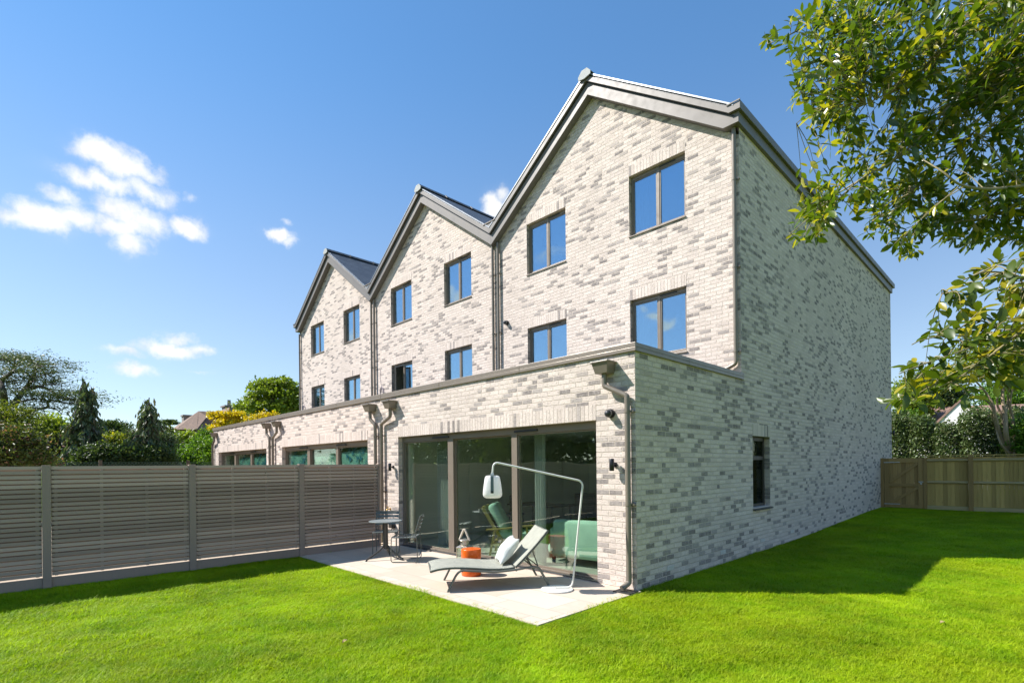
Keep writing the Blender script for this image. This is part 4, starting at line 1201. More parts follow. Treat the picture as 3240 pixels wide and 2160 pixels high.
def bistro_chair(label, x, y, rz):
    """slatted seat on a bent-wire sled frame; local +X is where the sitter faces"""
    t = thing('bistro_chair', label, 'chair', (x, y, 0), rz, 'slatted metal bistro chairs')
    hw = .225; fr = MB()
    for s in (-1, 1):
        yy = s*hw
        P = fillet([(.235, yy, .445), (.245, yy, .012), (-.225, yy, .012), (-.215, yy, .43), (-.185, yy, .52), (-.275, yy, .815)], .045, 5)
        fr.tube(P, .0085, 8)
    fr.tube(fillet([(-.215, -hw, .44), (.235, -hw, .445), (.235, hw, .445), (-.215, hw, .44)], .03), .0085, 8)
    fr.tube(fillet([(-.262, -hw, .775), (-.275, -hw, .815), (-.275, hw, .815), (-.262, hw, .775)], .035), .0085, 8)
    fr.build('frame', MT['furniture_grey'], t)
    s = MB()
    for i in range(7):
        x0 = .215-i*.062; s.box(x0-.045, -hw+.006, .4535-.012*math.sin(math.pi*(.5+i)/7), x0, hw-.006, .4575-.012*math.sin(math.pi*(.5+i)/7))
    s.build('seat', MT['furniture_grey'], t, bevel=.002)
    bk = MB()
    for i in range(4):
        f0 = .12+i*.225; f1 = f0+.165
        a = Vector((-.185-.09*f0, 0, .52+.295*f0)); c = Vector((-.185-.09*f1, 0, .52+.295*f1)); n_ = 8; vs = []; fs = []
        for j in range(n_+1):
            yv = -hw+.006+(2*hw-.012)*j/n_; bow = -.035*math.cos(math.pi*(j/n_-.5))
            for p, dx_ in ((a, 0), (c, 0), (c, -.004), (a, -.004)): vs.append((p.x+bow+dx_, yv, p.z))
        for j in range(n_):
            for q in range(4): fs.append((4*j+q, 4*j+(q+1) % 4, 4*j+4+(q+1) % 4, 4*j+4+q))
        fs += [(3, 2, 1, 0), tuple(4*n_+q for q in range(4))]
        bk.add(vs, fs)
    bk.build('backrest', MT['furniture_grey'], t)
bistro_chair('metal bistro chair on the sliding door side of the round table', -4.26, -.87, math.atan2(-.73, -.68))
bistro_chair('metal bistro chair tucked behind the round table against the fence', -5.19, -.74, math.atan2(-.62, .78))

# ------------------------------------------------------------------ furnishings seen through the sliding door
def armchair():
    t = thing('armchair', 'green cushioned armchair with open wooden frame seen through the glass', 'armchair', (-3.32, .86, .01), R_(38))
    b = MB()
    for y in (-.33, .33):
        b.bar((.40, y, 0), (.34, y, .56), .05, .035, (1, 0, 0)); b.bar((-.36, y, 0), (-.26, y, .50), .05, .035, (1, 0, 0))
        P = curve_pts([(.47, y, .58), (.20, y, .56), (-.10, y, .52), (-.42, y, .50)], 4)
        for p, q in zip(P, P[1:]): b.bar(p, q, .085, .025)
        b.bar((.36, y, .30), (-.32, y, .22), .03, .05)
        b.bar((-.08, y*.86, .22), (-.50, y*.86, .92), .035, .06, (1, 0, 0))
    for z, x in ((.30, .36), (.22, -.32)): b.bar((x, -.33, z), (x, .33, z), .03, .05)
    b.bar((-.485, -.29, .90), (-.485, .29, .90), .03, .07); b.bar((-.20, -.29, .42), (-.20, .29, .42), .02, .05)
    b.box(-.02, -.02, 0, -.019, -.019, .001)
    b.build('frame', MT['armchair_wood'], t, bevel=.004)
    bp = MB(); bp.add([(-.12, -.27, .27), (-.12, .27, .27), (-.475, .27, .86), (-.475, -.27, .86), (-.135, -.27, .26), (-.135, .27, .26), (-.49, .27, .85), (-.49, -.27, .85)], [(0, 1, 2, 3), (7, 6, 5, 4), (0, 4, 5, 1), (1, 5, 6, 2), (2, 6, 7, 3), (3, 7, 4, 0)]); bp.build('back_panel', MT['armchair_wood'], t)
    MB().rbox((.10, 0, .385), (.64, .60, .15), .06, 0, R_(6)).build('seat_cushion', MT['sofa_green'], t)
    MB().rbox((-.20, 0, .70), (.17, .60, .62), .075, 0, R_(-28)).build('back_cushion', MT['sofa_green'], t)
armchair()

def sofa():
    t = thing('sofa', 'green upholstered sofa behind the right pane of the sliding door', 'sofa', (-1.30, 1.12, .01), R_(8))
    # local x along the length, back towards the glass (-y)
    MB().rbox((0, .05, .24), (1.75, .82, .24), .05).build('base', MT['sofa_green'], t)
    MB().rbox((.02, -.33, .46), (1.62, .22, .62), .06).build('backrest', MT['sofa_green'], t)
    for x in (-.80, .80): MB().rbox((x, .04, .40), (.20, .86, .46), .07).build('arm', MT['sofa_green'], t)
    for x in (-.36, .36): MB().rbox((x, .14, .43), (.70, .66, .16), .06).build('seat_cushion', MT['sofa_green'], t)
    MB().rbox((-.98, .12, .22), (.20, .62, .22), .09).build('roll_front', MT['sofa_green'], t)
    for x in (-.82, .82):
        for y in (-.34, .40): MB().lathe([(.03, 0), (.035, .12)], (x, y, 0), 12).build('foot', MT['dark_joinery'], t)
    o = thing('scatter_cushion', 'green cushion propped on the sofa arm by the brick pier', 'cushion', (-.62, .98, .88), R_(10))
    MB().rbox((0, 0, 0), (.36, .12, .34), .055, 0, R_(0), 4).build('cover', MT['sofa_green'], o)
sofa()
t = thing('side_table', 'low round pink side table behind the sofa', 'side table', (-2.55, 1.75, .01))
b = MB(); b.lathe([(.10, 0), (.12, .015), (.16, .38), (.10, .44), (.10, .445)], n=28); b.build('stand', MT['pink_lacquer'], t)
b = MB(); b.lathe([(.24, .446), (.26, .45), (.26, .468), (.25, .472)], n=36); b.build('tabletop', MT['pink_lacquer'], t)
t = thing('sideboard', 'long dark sideboard along the back wall of the room', 'sideboard', (-4.9, 6.9, .01))
b = MB(); b.box(-1.5, -.26, .12, 1.5, .26, .80)
b.build('carcass', MT['dark_joinery'], t, bevel=.004)
for i in range(4):
    MB().box(-1.49+i*.748, -.280, .14, -1.49+i*.748+.738, -.262, .78).build('door', MT['dark_joinery'], t)
for x in (-1.4, 1.4):
    for y in (-.2, .2): MB().box(x-.02, y-.02, 0, x+.02, y+.02, .119).build('leg', MT['dark_joinery'], t)
for x, lb in ((-4.55, 'left smoky glass candle jar on the dark sideboard'), (-4.05, 'right smoky glass candle jar on the dark sideboard')):
    t = thing('candle_jar', lb, 'candle jar', (x, 6.85, .812), 0, 'candle jars on the sideboard')
    b = MB(); b.lathe([(.10, 0), (.115, .01), (.115, .24), (.105, .245), (.105, .05), (.02, .045)], n=28); b.build('jar', MT['jar_glass'], t)
    b = MB(); b.lathe([(.045, .052), (.045, .15)], n=18); b.build('candle', MT['white_paint'], t)
t = thing('framed_picture', 'large dark framed picture on the back wall above the sideboard', 'picture', (-5.15, 7.44, 1.62))
b = MB(); hw, hh = .66, .56
b.box(-hw, -.03, -hh, hw, 0, -hh+.035); b.box(-hw, -.03, hh-.035, hw, 0, hh); b.box(-hw, -.03, -hh+.035, -hw+.035, 0, hh-.035); b.box(hw-.035, -.03, -hh+.035, hw, 0, hh-.035)
b.build('picture_frame', MT['armchair_wood'], t)
def art_mat():
    t_ = NT('dark_canvas'); n = t_.noise(t_.obj(), 2.4, 3, .5, 1.0)
    MT['dark_canvas'] = t_.bsdf(t_.ramp(n, [(.35, (.02, .02, .018)), (.5, (.10, .11, .07)), (.62, (.22, .11, .05)), (.75, (.30, .30, .24))]), .6)
art_mat()
MB().box(-hw+.035, -.018, -hh+.035, hw-.035, -.006, hh-.035).build('canvas', MT['dark_canvas'], t)
def sheer(x0, x1, y, z0, z1, label, amp=.035, fr=26):
    b = MB(); n = 70; f = [(x0+(x1-x0)*i/n, y+amp*math.sin(i*fr/n*2)) for i in range(n+1)]
    b.prism(f+[(a, c+.006) for a, c in reversed(f)], 'z', z0, z1)
    o = b.build('curtain', MT['curtain_cloth']); tag(o, label, 'curtain')
sheer(-5.35, -4.75, .62, .03, 2.40, 'pale full-height curtain behind the left pane of the sliding door')
sheer(-2.36, -2.12, .52, .03, 2.40, 'narrow pale curtain just right of the second door mullion', .02, 14)
def dining_chair():
    t = thing('dining_chair', 'dark round-backed dining chair behind the left pane', 'chair', (-5.55, 3.1, .01), R_(200))
    MB().rbox((0, 0, .46), (.46, .46, .07), .03).build('seat', MT['dark_joinery'], t)
    b = MB()
    for a in range(9): pass
    rings = []
    n = 12
    for i in range(n+1):
        a = R_(-75+150*i/n); rings.append([(-.24*math.cos(a)+dx_, .26*math.sin(a), z) for dx_, z in ((0, .56), (.03, .56), (.03, 1.12-.18*abs(2*i/n-1)**2), (0, 1.12-.18*abs(2*i/n-1)**2))])
    b.loft(rings); b.build('backrest', MT['dark_joinery'], t)
    for x in (-.19, .19):
        for y in (-.19, .19): MB().tube([(x*1.1, y*1.1, 0), (x, y, .43)], .014, 8).build('leg', MT['dark_joinery'], t)
dining_chair()
t = thing('dining_table', 'dark dining table deep inside the room', 'table', (-4.75, 3.3, .01))
b = MB(); b.rbox((0, 0, .735), (1.5, .9, .035), .012); b.build('tabletop', MT['dark_joinery'], t)
for x in (-.65, .65):
    for y in (-.36, .36): MB().tube([(x, y, 0), (x*.95, y*.95, .716)], .025, 10).build('leg', MT['dark_joinery'], t)

# ------------------------------------------------------------------ slatted fence on the left
def slat_fence():
    A, B = Vector((-6.375, -7.56, 0)), Vector((-6.205, -.30, 0))
    d = (B-A).normalized(); n = Vector((d.y, -d.x, 0))      # n points to the garden (+X)
    L = (B-A).length
    t = thing('slatted_fence', 'tall grey-brown slatted fence between the gardens on the left', 'fence', ((A+B)/2))
    Z0, Z1 = .0, 1.772
    posts = [L-(y) for y in (7.26, 5.42, 3.575, 1.735, .03)]
    ps = [L-5.36-1.85*2, L-5.36-1.85+.0, L-5.36+.0, L-3.575, L-1.735, L-.02]
    ps = [ -1.75, .07, 1.90, 3.745, 5.585, L-.02]
    ps = [ps[1]-1.84, ps[1], ps[2], ps[3], ps[4], ps[5]]
    def lawn0(s): return A+d*s
    for i, s in enumerate(ps):
        w_ = .10 if i < 5 else .05
        b = MB(); p_ = A+d*s
        q = [p_-d*w_/2+n*.052, p_+d*w_/2+n*.052, p_+d*w_/2-n*.052, p_-d*w_/2-n*.052]
        b.prism([(v.x, v.y) for v in q], 'z', -.03, Z1+.006)
        b.build('post', MT['painted_post'], t, True, bevel=.004)
    nsl = 24; pitch = (Z1-.160)/nsl
    for i in range(len(ps)-1):
        a, c = ps[i]+.05, ps[i+1]-(.05 if i < 4 else .025)
        b = MB()
        def slab(s0, s1, o0, o1, z0, z1):
            q = [A+d*s0+n*o0, A+d*s1+n*o0, A+d*s1+n*o1, A+d*s0+n*o1]; b.prism([(v.x, v.y) for v in q], 'z', z0, z1)
        for k in range(nsl):
            zc = .160+pitch*(k+.5)
            slab(a+.003, c-.003, .012, .030, zc-.0245, zc+.0245)               # garden face
        for f in (.03, .335, .665, .97):
            s = a+(c-a)*f; slab(s-.019, s+.019, -.0215, .0115, .16, Z1-.012)
        b.build('slat_panel', MT['painted_slat'], t, True)
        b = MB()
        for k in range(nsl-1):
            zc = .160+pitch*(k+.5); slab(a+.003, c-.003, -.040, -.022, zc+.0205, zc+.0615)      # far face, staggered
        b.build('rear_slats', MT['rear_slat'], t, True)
        b = MB()
        q = [A+d*a+n*.024, A+d*c+n*.024, A+d*c-n*.002, A+d*a-n*.002]
        b.prism([(v.x, v.y) for v in q], 'z', -.03, .145); b.build('gravel_board', MT['painted_post'], t, True, bevel=.003)
slat_fence()

# wire fence two gardens along
def wire_fence():
    X = -20.0
    t = thing('wire_fence', 'green chain-link fence with timber posts beyond the slatted fence', 'fence', (X, -4, 0))
    for y in (-9, -6.4, -3.6, -.85):
        b = MB(); b.box(X-.05, y-.05, -.05, X+.05, y+.05, 2.02 if y < -4 else 2.06); b.build('post', MT['post_timber'], t, True)
    b = MB(); z1 = 1.98
    y = -11.0
    while y < 0:
        for s in (1, -1):
            ya, yb = (y, y+z1) if s == 1 else (y+z1, y)
            za, zb = 0.0, z1
            if ya > 0 or yb > 0:
                if s == 1: zb = z1*(-y)/z1; yb = 0
                else: za = z1-(-y); ya = 0
            b.bar((X+.004*s, ya, za), (X+.004*s, yb, zb), .008, .008)
        y += .10
    b.bar((X, -11, z1), (X, 0, z1), .007, .007); b.build('wire_mesh', MT['wire_green'], t, True)
wire_fence()

# ------------------------------------------------------------------ close-board fence and gate at the back
FY = 15.2
def back_fence():
    gz = lawn_z(0, FY)
    t = thing('timber_gate', 'ledged timber garden gate with diagonal braces against the side wall', 'gate', (.55, FY, gz))
    x0, x1 = .10, 1.14; zb, zt = gz+.05, gz+1.69
    bd = MB(); n = 9
    for i in range(n):
        a = x0+.012+(x1-x0-.024)*i/n; bd.box(a+.0015, FY+.024, zb+.02, a+(x1-x0-.024)/n-.0015, FY+.042, zt-.012)
    bd.build('boards', MT['gate_timber'], t, True)
    f = MB(); y0, y1 = FY-.022, FY+.0235
    f.box(x0, y0, zb, x0+.13, y1, zt); f.box(x1-.13, y0, zb, x1, y1, zt)
    f.box(x0+.13, y0+.004, zt-.15, x1-.13, y1, zt-.002); f.box(x0+.13, y0+.004, zb+.70, x1-.13, y1, zb+.80); f.box(x0+.13, y0+.004, zb+.002, x1-.13, y1, zb+.10)
    f.build('gate_frame', MT['gate_timber'], t, True, bevel=.003)
    for z0, z1 in ((zb+.12, zb+.70), (zb+.82, zt-.15)):
        b = MB(); b.bar((x0+.15, FY, z0+.02), (x1-.14, FY, z1-.02), .040, .085, (0, 0, 1)); b.build('brace', MT['gate_timber'], t, True)
    for z in (zt-.135, zb+.115):
        b = MB(); b.box(x0-.05, y0-.010, z-.014, x0+.43, y0-.002, z+.014); b.tube([(x0-.03, y0-.012, z-.035), (x0-.03, y0-.012, z+.035)], .016, 10); b.build('hinge', MT['galvanised'], t, True)
    b = MB(); zl = zb+.86; b.box(x1-.12, y0-.012, zl-.018, x1+.06, y0-.002, zl+.018); b.tube([(x1-.10, y0-.018, zl), (x1+.05, y0-.018, zl)], .008, 8); b.tube([(x1-.055, y0-.004, zl-.055), (x1-.055, y0-.028, zl-.055)], .028, 14)
    b.build('latch', MT['galvanised'], t, True)
    t = thing('board_fence', 'close-board timber fence along the back of the lawn', 'fence', (5, FY, gz))
    for x in (.045, 1.19): 
        b = MB(); b.box(x-.045, FY-.05, gz-.06, x+.045, FY+.05, gz+1.70); b.build('post', MT['gate_timber'], t, True, bevel=.004)
    px = 2.30
    posts = [1.19]
    while px < 19:
        b = MB(); b.box(px-.055, FY-.06, gz-.06, px+.055, FY+.05, gz+1.73); b.build('post', MT['gate_timber'], t, True, bevel=.004); posts.append(px); px += 2.45
    for a, c in zip(posts, posts[1:]):
        b = MB(); x = a+.056 if a > 2 else a+.046; r = random.Random(int(a*10))
        while x < c-.056:
            e = min(x+.098+r.uniform(-.006, .006), c-.0555)
            b.prism([(x, FY+.020), (e, FY+.030+r.uniform(0, .004)), (e, FY+.040), (x, FY+.033)], 'z', gz+.16, gz+1.70)
            x = e+.002
        b.build('board_panel', MT['fence_timber'], t, True)
        a2 = a+.056 if a > 2 else a+.046
        for z in (gz+.90, gz+1.60):
            b = MB(); b.prism([(FY+.019, z-.045), (FY-.030, z-.01), (FY-.030, z+.02), (FY+.019, z+.045)], 'x', a2, c-.056); b.build('rail', MT['rail_timber'], t, True)
        b = MB(); b.box(a2, FY-.012, gz-.02, c-.056, FY+.018, gz+.155); b.build('gravel_board', MT['rail_timber'], t, True)
        b = MB(); b.box(a2-.05, FY-.03, gz+1.735, c-.005, FY+.055, gz+1.765); b.build('capping', MT['fence_timber'], t, True)
back_fence()
for i, (x, y, rz_, lb) in enumerate([(2.55, -2.55, .6, 'pale curled fallen leaf on the lawn at the right'), (-.9, -3.75, 2.1, 'small yellow fallen leaf on the lawn before the patio'), (3.1, .9, 1.2, 'brown fallen leaf on the lawn near the shadow edge')]):
    t = thing('fallen_leaf', lb, 'leaf', (x, y, .012), rz_, 'fallen leaves on the lawn')
    b = MB(); vs = []
    for q in range(6):
        f = q/5; w_ = .020*math.sin(math.pi*min(f*.9+.06, 1)); vs += [(-.04+.08*f, -w_, .012*math.sin(f*3)+.010), (-.04+.08*f, 0, .012*math.sin(f*3)), (-.04+.08*f, w_, .012*math.sin(f*3)+.010)]
    b.add(vs, [(q*3+j, q*3+j+1, q*3+j+4, q*3+j+3) for q in range(5) for j in (0, 1)]); b.build('blade', MT['dry_leaf'], t)
# ------------------------------------------------------------------ trees and shrubs
def rand_unit(n, r):
    v = r.normal(size=(n, 3)); return v/np.linalg.norm(v, axis=1, keepdims=True)

def leaf_quads(C, Dv, size, wid, r, fold=.25):
    """one small folded leaf per centre C, growing along Dv"""
    n = len(C)
    N = rand_unit(n, r); Sd = np.cross(Dv, N); Sd /= np.linalg.norm(Sd, axis=1, keepdims=True)+1e-9
    N = np.cross(Sd, Dv)
    l = size*r.uniform(.6, 1.35, (n, 1)); w_ = l*wid*r.uniform(.75, 1.25, (n, 1))
    a = C-Dv*l*.5; e = C+Dv*l*.5; m = C+N*l*.04
    b = m+Sd*w_*.5+N*w_*fold; c = m-Sd*w_*.5+N*w_*fold
    V = np.stack([a, b, e, c], 1).reshape(-1, 3)
    q = np.arange(n)*4
    F = np.stack([q, q+1, q+2, q, q+2, q+3], 1).reshape(-1, 3)
    return V, F

def crown_mesh(name, mat, parent, C, Dv, size, wid, r, fold=.25):
    V, F = leaf_quads(C, Dv, size, wid, r, fold)
    return fast_mesh(name, V, F, MT[mat], parent, True)

def limbs(root, trunk, targets, r0, mat='bark', sag=.0, name='trunk', seed=0, twig=True):
    """trunk polyline plus a curved limb from the trunk to each target point"""
    rr = random.Random(seed); b = MB()
    T = curve_pts(trunk, 5); n = len(T)
    b.tube(T, [r0*(1-.75*i/(n-1)) for i in range(n)], 9)
    for tg in targets:
        tg = Vector(tg)
        best = min(range(n), key=lambda i: abs(T[i].z-(tg.z-.55*(Vector((tg.x-T[i].x, tg.y-T[i].y, 0)).length)))+.02*i)
        s = T[best]; rad = r0*(1-.75*best/(n-1))*.5
        m = s.lerp(tg, .5)+Vector((rr.uniform(-1, 1), rr.uniform(-1, 1), .4))*(tg-s).length*.12-Vector((0, 0, sag))
        P = curve_pts([s, m, tg], 4)
        b.tube(P, [max(rad*(1-.85*i/(len(P)-1)), r0*.04) for i in range(len(P))], 6, False)
    return b.build(name, MT[mat], root, True)

def blob_points(blobs, n, r, shell=.35):
    """points spread through ellipsoids (c, (rx,ry,rz)), thicker towards the skin, broken into clumps"""
    vol = np.array([b[1][0]*b[1][1]*b[1][2] for b in blobs])**.75; cnt = (n*vol/vol.sum()).astype(int)+1
    out, dirs = [], []
    for (c, rad), k in zip(blobs, cnt):
        u = rand_unit(k, r); q = r.uniform(shell, 1.0, (k, 1))**.55
        out.append(np.array(c)+u*q*np.array(rad)); dirs.append(u)
    return np.concatenate(out), np.concatenate(dirs)

def clumped(blobs, nclump, per, spread, r, flat=.6, shell=.35):
    """leaf centres gathered into twig clumps"""
    K, U = blob_points(blobs, nclump, r, shell)
    sc = spread*r.uniform(.5, 1.3, (len(K), 1, 1))
    off = r.normal(size=(len(K), per, 3))*sc*np.array([1, 1, flat])
    C = (K[:, None, :]+off).reshape(-1, 3)
    Dv = np.repeat(U, per, 0)*.7+rand_unit(len(C), r)+np.array([0, 0, .1]); Dv /= np.linalg.norm(Dv, axis=1, keepdims=True)
    return C, Dv, K

def bush(name, label, cat, group, mat, base, blobs, nclump, per, spread, size, wid=.5, trunk=None, r0=.12, seed=1, bark='bark', flat=.7, shell=.35, nl=14):
    r = np.random.default_rng(seed)
    t = thing(name, label, cat, base, 0, group)
    C, Dv, K = clumped(blobs, nclump, per, spread, r, flat, shell)
    crown_mesh('crown', mat, t, C, Dv, size, wid, r)
    tr = trunk or [base, tuple(np.array(base)*.5+np.array(blobs[0][0])*.5), tuple(blobs[0][0])]
    idx = r.choice(len(K), min(nl, len(K)), replace=False)
    limbs(t, tr, [K[i] for i in idx], r0, bark, seed=seed)
    return t

def G(u, v, d):            # ground point under a surveyed point
    q = cp(u, v, d); return (float(q[0]), float(q[1]), -.05)
def EL(u, v, d, ru, rv, rd=None):
    """ellipsoid blob: centre by survey, radii from picture size at that distance"""
    k = d/FPX; return (tuple(cp(u, v, d)), (ru*k, (rd if rd else ru*k), rv*k))

# big spreading tree at the far left
def spreading_tree():
    d = 33; r = np.random.default_rng(21)
    t = thing('spreading_tree', 'tall thin-crowned tree with bare dark spreading limbs at the left edge', 'tree', G(-10, 1480, d))
    L = [([(-10,1480),(0,1400),(12,1330),(10,1240),(-25,1170),(-60,1120)],.34), ([(12,1330),(45,1275),(75,1235),(105,1195),(112,1160),(125,1140)],.20), ([(75,1235),(120,1222),(160,1235),(190,1258),(225,1262),(242,1268)],.13),
         ([(10,1240),(4,1205),(35,1180),(48,1160),(45,1142)],.16), ([(35,1180),(70,1174),(95,1190),(108,1210)],.09), ([(112,1165),(128,1152),(135,1160)],.06),
         ([(0,1400),(60,1330),(105,1298),(150,1288),(155,1265),(215,1276),(245,1270)],.14), ([(150,1288),(180,1296),(195,1310)],.06), ([(12,1330),(-40,1260),(-110,1200),(-150,1170)],.22),
         ([(105,1195),(140,1185),(150,1180)],.05), ([(45,1275),(90,1265),(130,1262),(165,1270)],.08), ([(48,1160),(25,1140),(5,1140)],.06), ([(-25,1170),(-10,1140),(20,1135)],.07), ([(-40,1260),(-90,1240),(-140,1230)],.1),([(105,1230),(150,1215),(175,1218)],.05),([(60,1255),(20,1215),(55,1200)],.05)]
    b = MB(); tips = []; allp = []
    for pl, rad in L:
        P = curve_pts([cp(u, v, d+r.uniform(-2.2, 2.2)) for u, v in pl], 5); n = len(P)
        b.tube(P, [max(rad*(1-.8*i/(n-1)), .02) for i in range(n)], 7)
        allp += [tuple(p) for p in P]
        for i in range(n//4, n):
            for _ in range(2): tips.append(np.array(P[i])+r.normal(size=3)*np.array([.55, .8, .10])+np.array([0, 0, .28]))
    tw = MB()
    b.build('trunk', MT['bark'], t, True)
    K = np.array(tips); K = np.repeat(K, 2, 0)+r.normal(size=(len(K)*2, 3))*np.array([.36, .50, .10])
    for q in K[::2]:
        i = np.argmin(((np.array(allp)-q)**2).sum(1)); tw.tube([allp[i], tuple((np.array(allp[i])+q)/2+np.array([0, 0, -.05])), tuple(q)], [.022, .016, .008], 4, False)
    tw.build('twig', MT['bark'], t, True)
    per = 22
    C = (K[:, None, :]+r.normal(size=(len(K), per, 3))*np.array([.30, .36, .07])).reshape(-1, 3)
    Dv = rand_unit(len(C), r)*np.array([1, 1, .3]); Dv /= np.linalg.norm(Dv, axis=1, keepdims=True)
    crown_mesh('crown', 'leaf_cedar', t, C, Dv, .14, .34, r)
spreading_tree()

def weeping_conifer(label, d, leaders, base_w, seed, mat='leaf_conifer', base_u=None):
    """ragged conifer: leaders [(u_top, v_top)], drooping branch sprays that widen downward"""
    r = np.random.default_rng(seed); ub = base_u or leaders[0][0]
    t = thing('weeping_conifer', label, 'conifer', G(ub, 1480, d), 0, 'drooping conifers beyond the left fence')
    base = np.array(G(ub, 1480, d)); k = d/FPX
    b = MB(); Cs, Ds = [], []
    for li, (u, v) in enumerate(leaders):
        top = cp(u, v, d); bs = base+np.array([0, 0, .0]) if li == 0 else base*.45+top*.55-np.array([0, 0, .9])
        n = 10; P = [Vector(bs+(top-bs)*i/n+r.normal(size=3)*np.array([.05, .05, 0])) for i in range(n+1)]
        b.tube(P, [.16*(1-i/(n+.4))*(1 if li == 0 else .5)+.012 for i in range(n+1)], 7)
        H = top[2]-bs[2]; nb = 120 if li == 0 else 40
        for i in range(nb):
            f = r.random()**1.15; z = bs[2]+H*(.06+.93*f); a = r.uniform(0, 6.283)
            ln = base_w*k*(1-f)**.95*r.uniform(.35, 1.15)*(1 if li == 0 else .35)+.05
            o = bs+(top-bs)*((z-bs[2])/H)
            q1 = o+np.array([math.cos(a)*ln*.55, math.sin(a)*ln*.55, ln*.05]); q2 = o+np.array([math.cos(a)*ln, math.sin(a)*ln, -ln*.38-.12])
            Q = curve_pts([o, q1, q2], 4); b.tube(Q, [.03*(1-j/len(Q))+.006 for j in range(len(Q))], 4, False)
            m = int(6+62*ln)
            tt = r.uniform(.12, 1, m); ii = (tt*(len(Q)-1)).astype(int); pts = np.array([Q[j][:] for j in ii])
            pts = pts+r.normal(size=(m, 3))*np.array([.10, .10, .05])-np.array([0, 0, 1])*np.abs(r.normal(size=(m, 1)))*.20
            dv = np.array([math.cos(a)*.35, math.sin(a)*.35, -1.0])+r.normal(size=(m, 3))*.35; dv /= np.linalg.norm(dv, axis=1, keepdims=True)
            Cs.append(pts); Ds.append(dv)
    b.build('trunk', MT['bark'], t, True)
    crown_mesh('crown', mat, t, np.concatenate(Cs), np.concatenate(Ds), .26, .34, r)
weeping_conifer('tall ragged drooping conifer with two bare leaders', 20.6, [(268, 1200), (292, 1224)], 125, 31, base_u=272)
weeping_conifer('broad drooping grey-green conifer right of the ragged one', 21.3, [(466, 1258)], 155, 32, base_u=464)

BG = 'shrubs and trees beyond the left fence'
bush('evergreen_shrub', 'dark yellow-tipped evergreen under the spreading tree at the left edge', 'shrub', BG, 'leaf_yellowgreen', G(30, 1480, 22), [EL(-10, 1312, 22, 60, 40), EL(62, 1322, 22, 48, 30), EL(30, 1370, 22, 90, 60), EL(-60, 1340, 22, 60, 70)], 330, 26, .20, .16, .34, seed=41, r0=.16)
bush('flowering_shrub', 'large rounded shrub with pink and yellow young leaves at the left edge', 'shrub', BG, 'leaf_pink', G(40, 1480, 17), [EL(35, 1388, 17, 60, 52), EL(-25, 1400, 17, 60, 55), EL(95, 1420, 17, 42, 48), EL(40, 1450, 17, 100, 40)], 420, 26, .15, .12, .42, seed=42)
bush('leafy_shrub', 'mid green leafy tree between the spreading tree and the ragged conifer', 'tree', BG, 'leaf_oak', G(165, 1480, 24), [EL(160, 1352, 24, 46, 38), EL(205, 1368, 24, 42, 34), EL(130, 1385, 24, 38, 48), EL(190, 1425, 24, 75, 50)], 360, 26, .18, .15, .5, seed=43)
bush('red_tipped_shrub', 'dark shrub with red leaf tips in front of the ragged conifer', 'shrub', BG, 'leaf_redtip', G(195, 1480, 22.3), [EL(195, 1412, 22.3, 42, 28), EL(150, 1432, 22.3, 45, 34), EL(250, 1436, 22.6, 50, 36)], 260, 26, .18, .15, .42, seed=44)
bush('far_conifer', 'distant dark evergreen between the two drooping conifers', 'conifer', BG, 'leaf_dark', G(355, 1480, 40), [EL(345, 1345, 40, 30, 20), EL(372, 1352, 40, 30, 16), EL(350, 1385, 40, 55, 35)], 200, 22, .3, .3, .3, seed=45, flat=.3)
bush('lime_shrub', 'pale lime green shrub between the two drooping conifers', 'shrub', BG, 'leaf_lime', G(360, 1480, 23), [EL(358, 1388, 23, 30, 16), EL(372, 1402, 23, 26, 18), EL(350, 1420, 23, 40, 28)], 170, 24, .13, .12, .5, seed=46)
bush('hedge', 'clipped leafy hedge along the wire fence below the conifers', 'hedge', None, 'leaf_dark', G(380, 1480, 20.2), [EL(285, 1448, 19.6, 36, 30), EL(335, 1440, 19.9, 42, 32), EL(395, 1446, 20.3, 42, 30), EL(455, 1446, 20.6, 40, 28), EL(510, 1446, 21.2, 36, 28)], 620, 24, .13, .12, .5, seed=47)
bush('grey_shrub', 'grey-green feathery shrub beside the broad drooping conifer', 'shrub', BG, 'leaf_conifer', G(418, 1480, 24), [EL(420, 1398, 24, 32, 34), EL(515, 1400, 24, 28, 36)], 180, 26, .18, .16, .3, seed=48)
bush('bright_hedge', 'bright fresh green hedge in front of the brown roofed house', 'hedge', None, 'leaf_bright', G(600, 1480, 27), [EL(560, 1434, 27, 34, 22), EL(600, 1436, 27, 42, 26), EL(646, 1414, 26, 30, 28), EL(674, 1432, 25.5, 28, 40), EL(590, 1452, 27, 80, 30)], 560, 26, .17, .14, .45, seed=49)
bush('round_shrub', 'rounded green shrub below the windows of the brown roofed house', 'shrub', BG, 'leaf_oak', G(592, 1480, 32), [EL(592, 1390, 32, 32, 20), EL(575, 1398, 32, 20, 16)], 150, 24, .2, .17, .6, seed=50)
bush('yellow_green_shrub', 'small yellow-green bush left of the brown roofed house', 'shrub', BG, 'leaf_yellowgreen', G(535, 1480, 33), [EL(533, 1378, 33, 20, 26), EL(520, 1395, 33, 22, 22)], 120, 24, .2, .17, .5, seed=51)
bush('far_pine', 'distant flat-topped pine left of the brown roof', 'tree', BG, 'leaf_dark', G(535, 1480, 60), [EL(538, 1333, 60, 17, 4), EL(529, 1340, 60, 12, 3), EL(552, 1338, 60, 9, 3)], 70, 18, .22, .30, .3, seed=52, flat=.3)
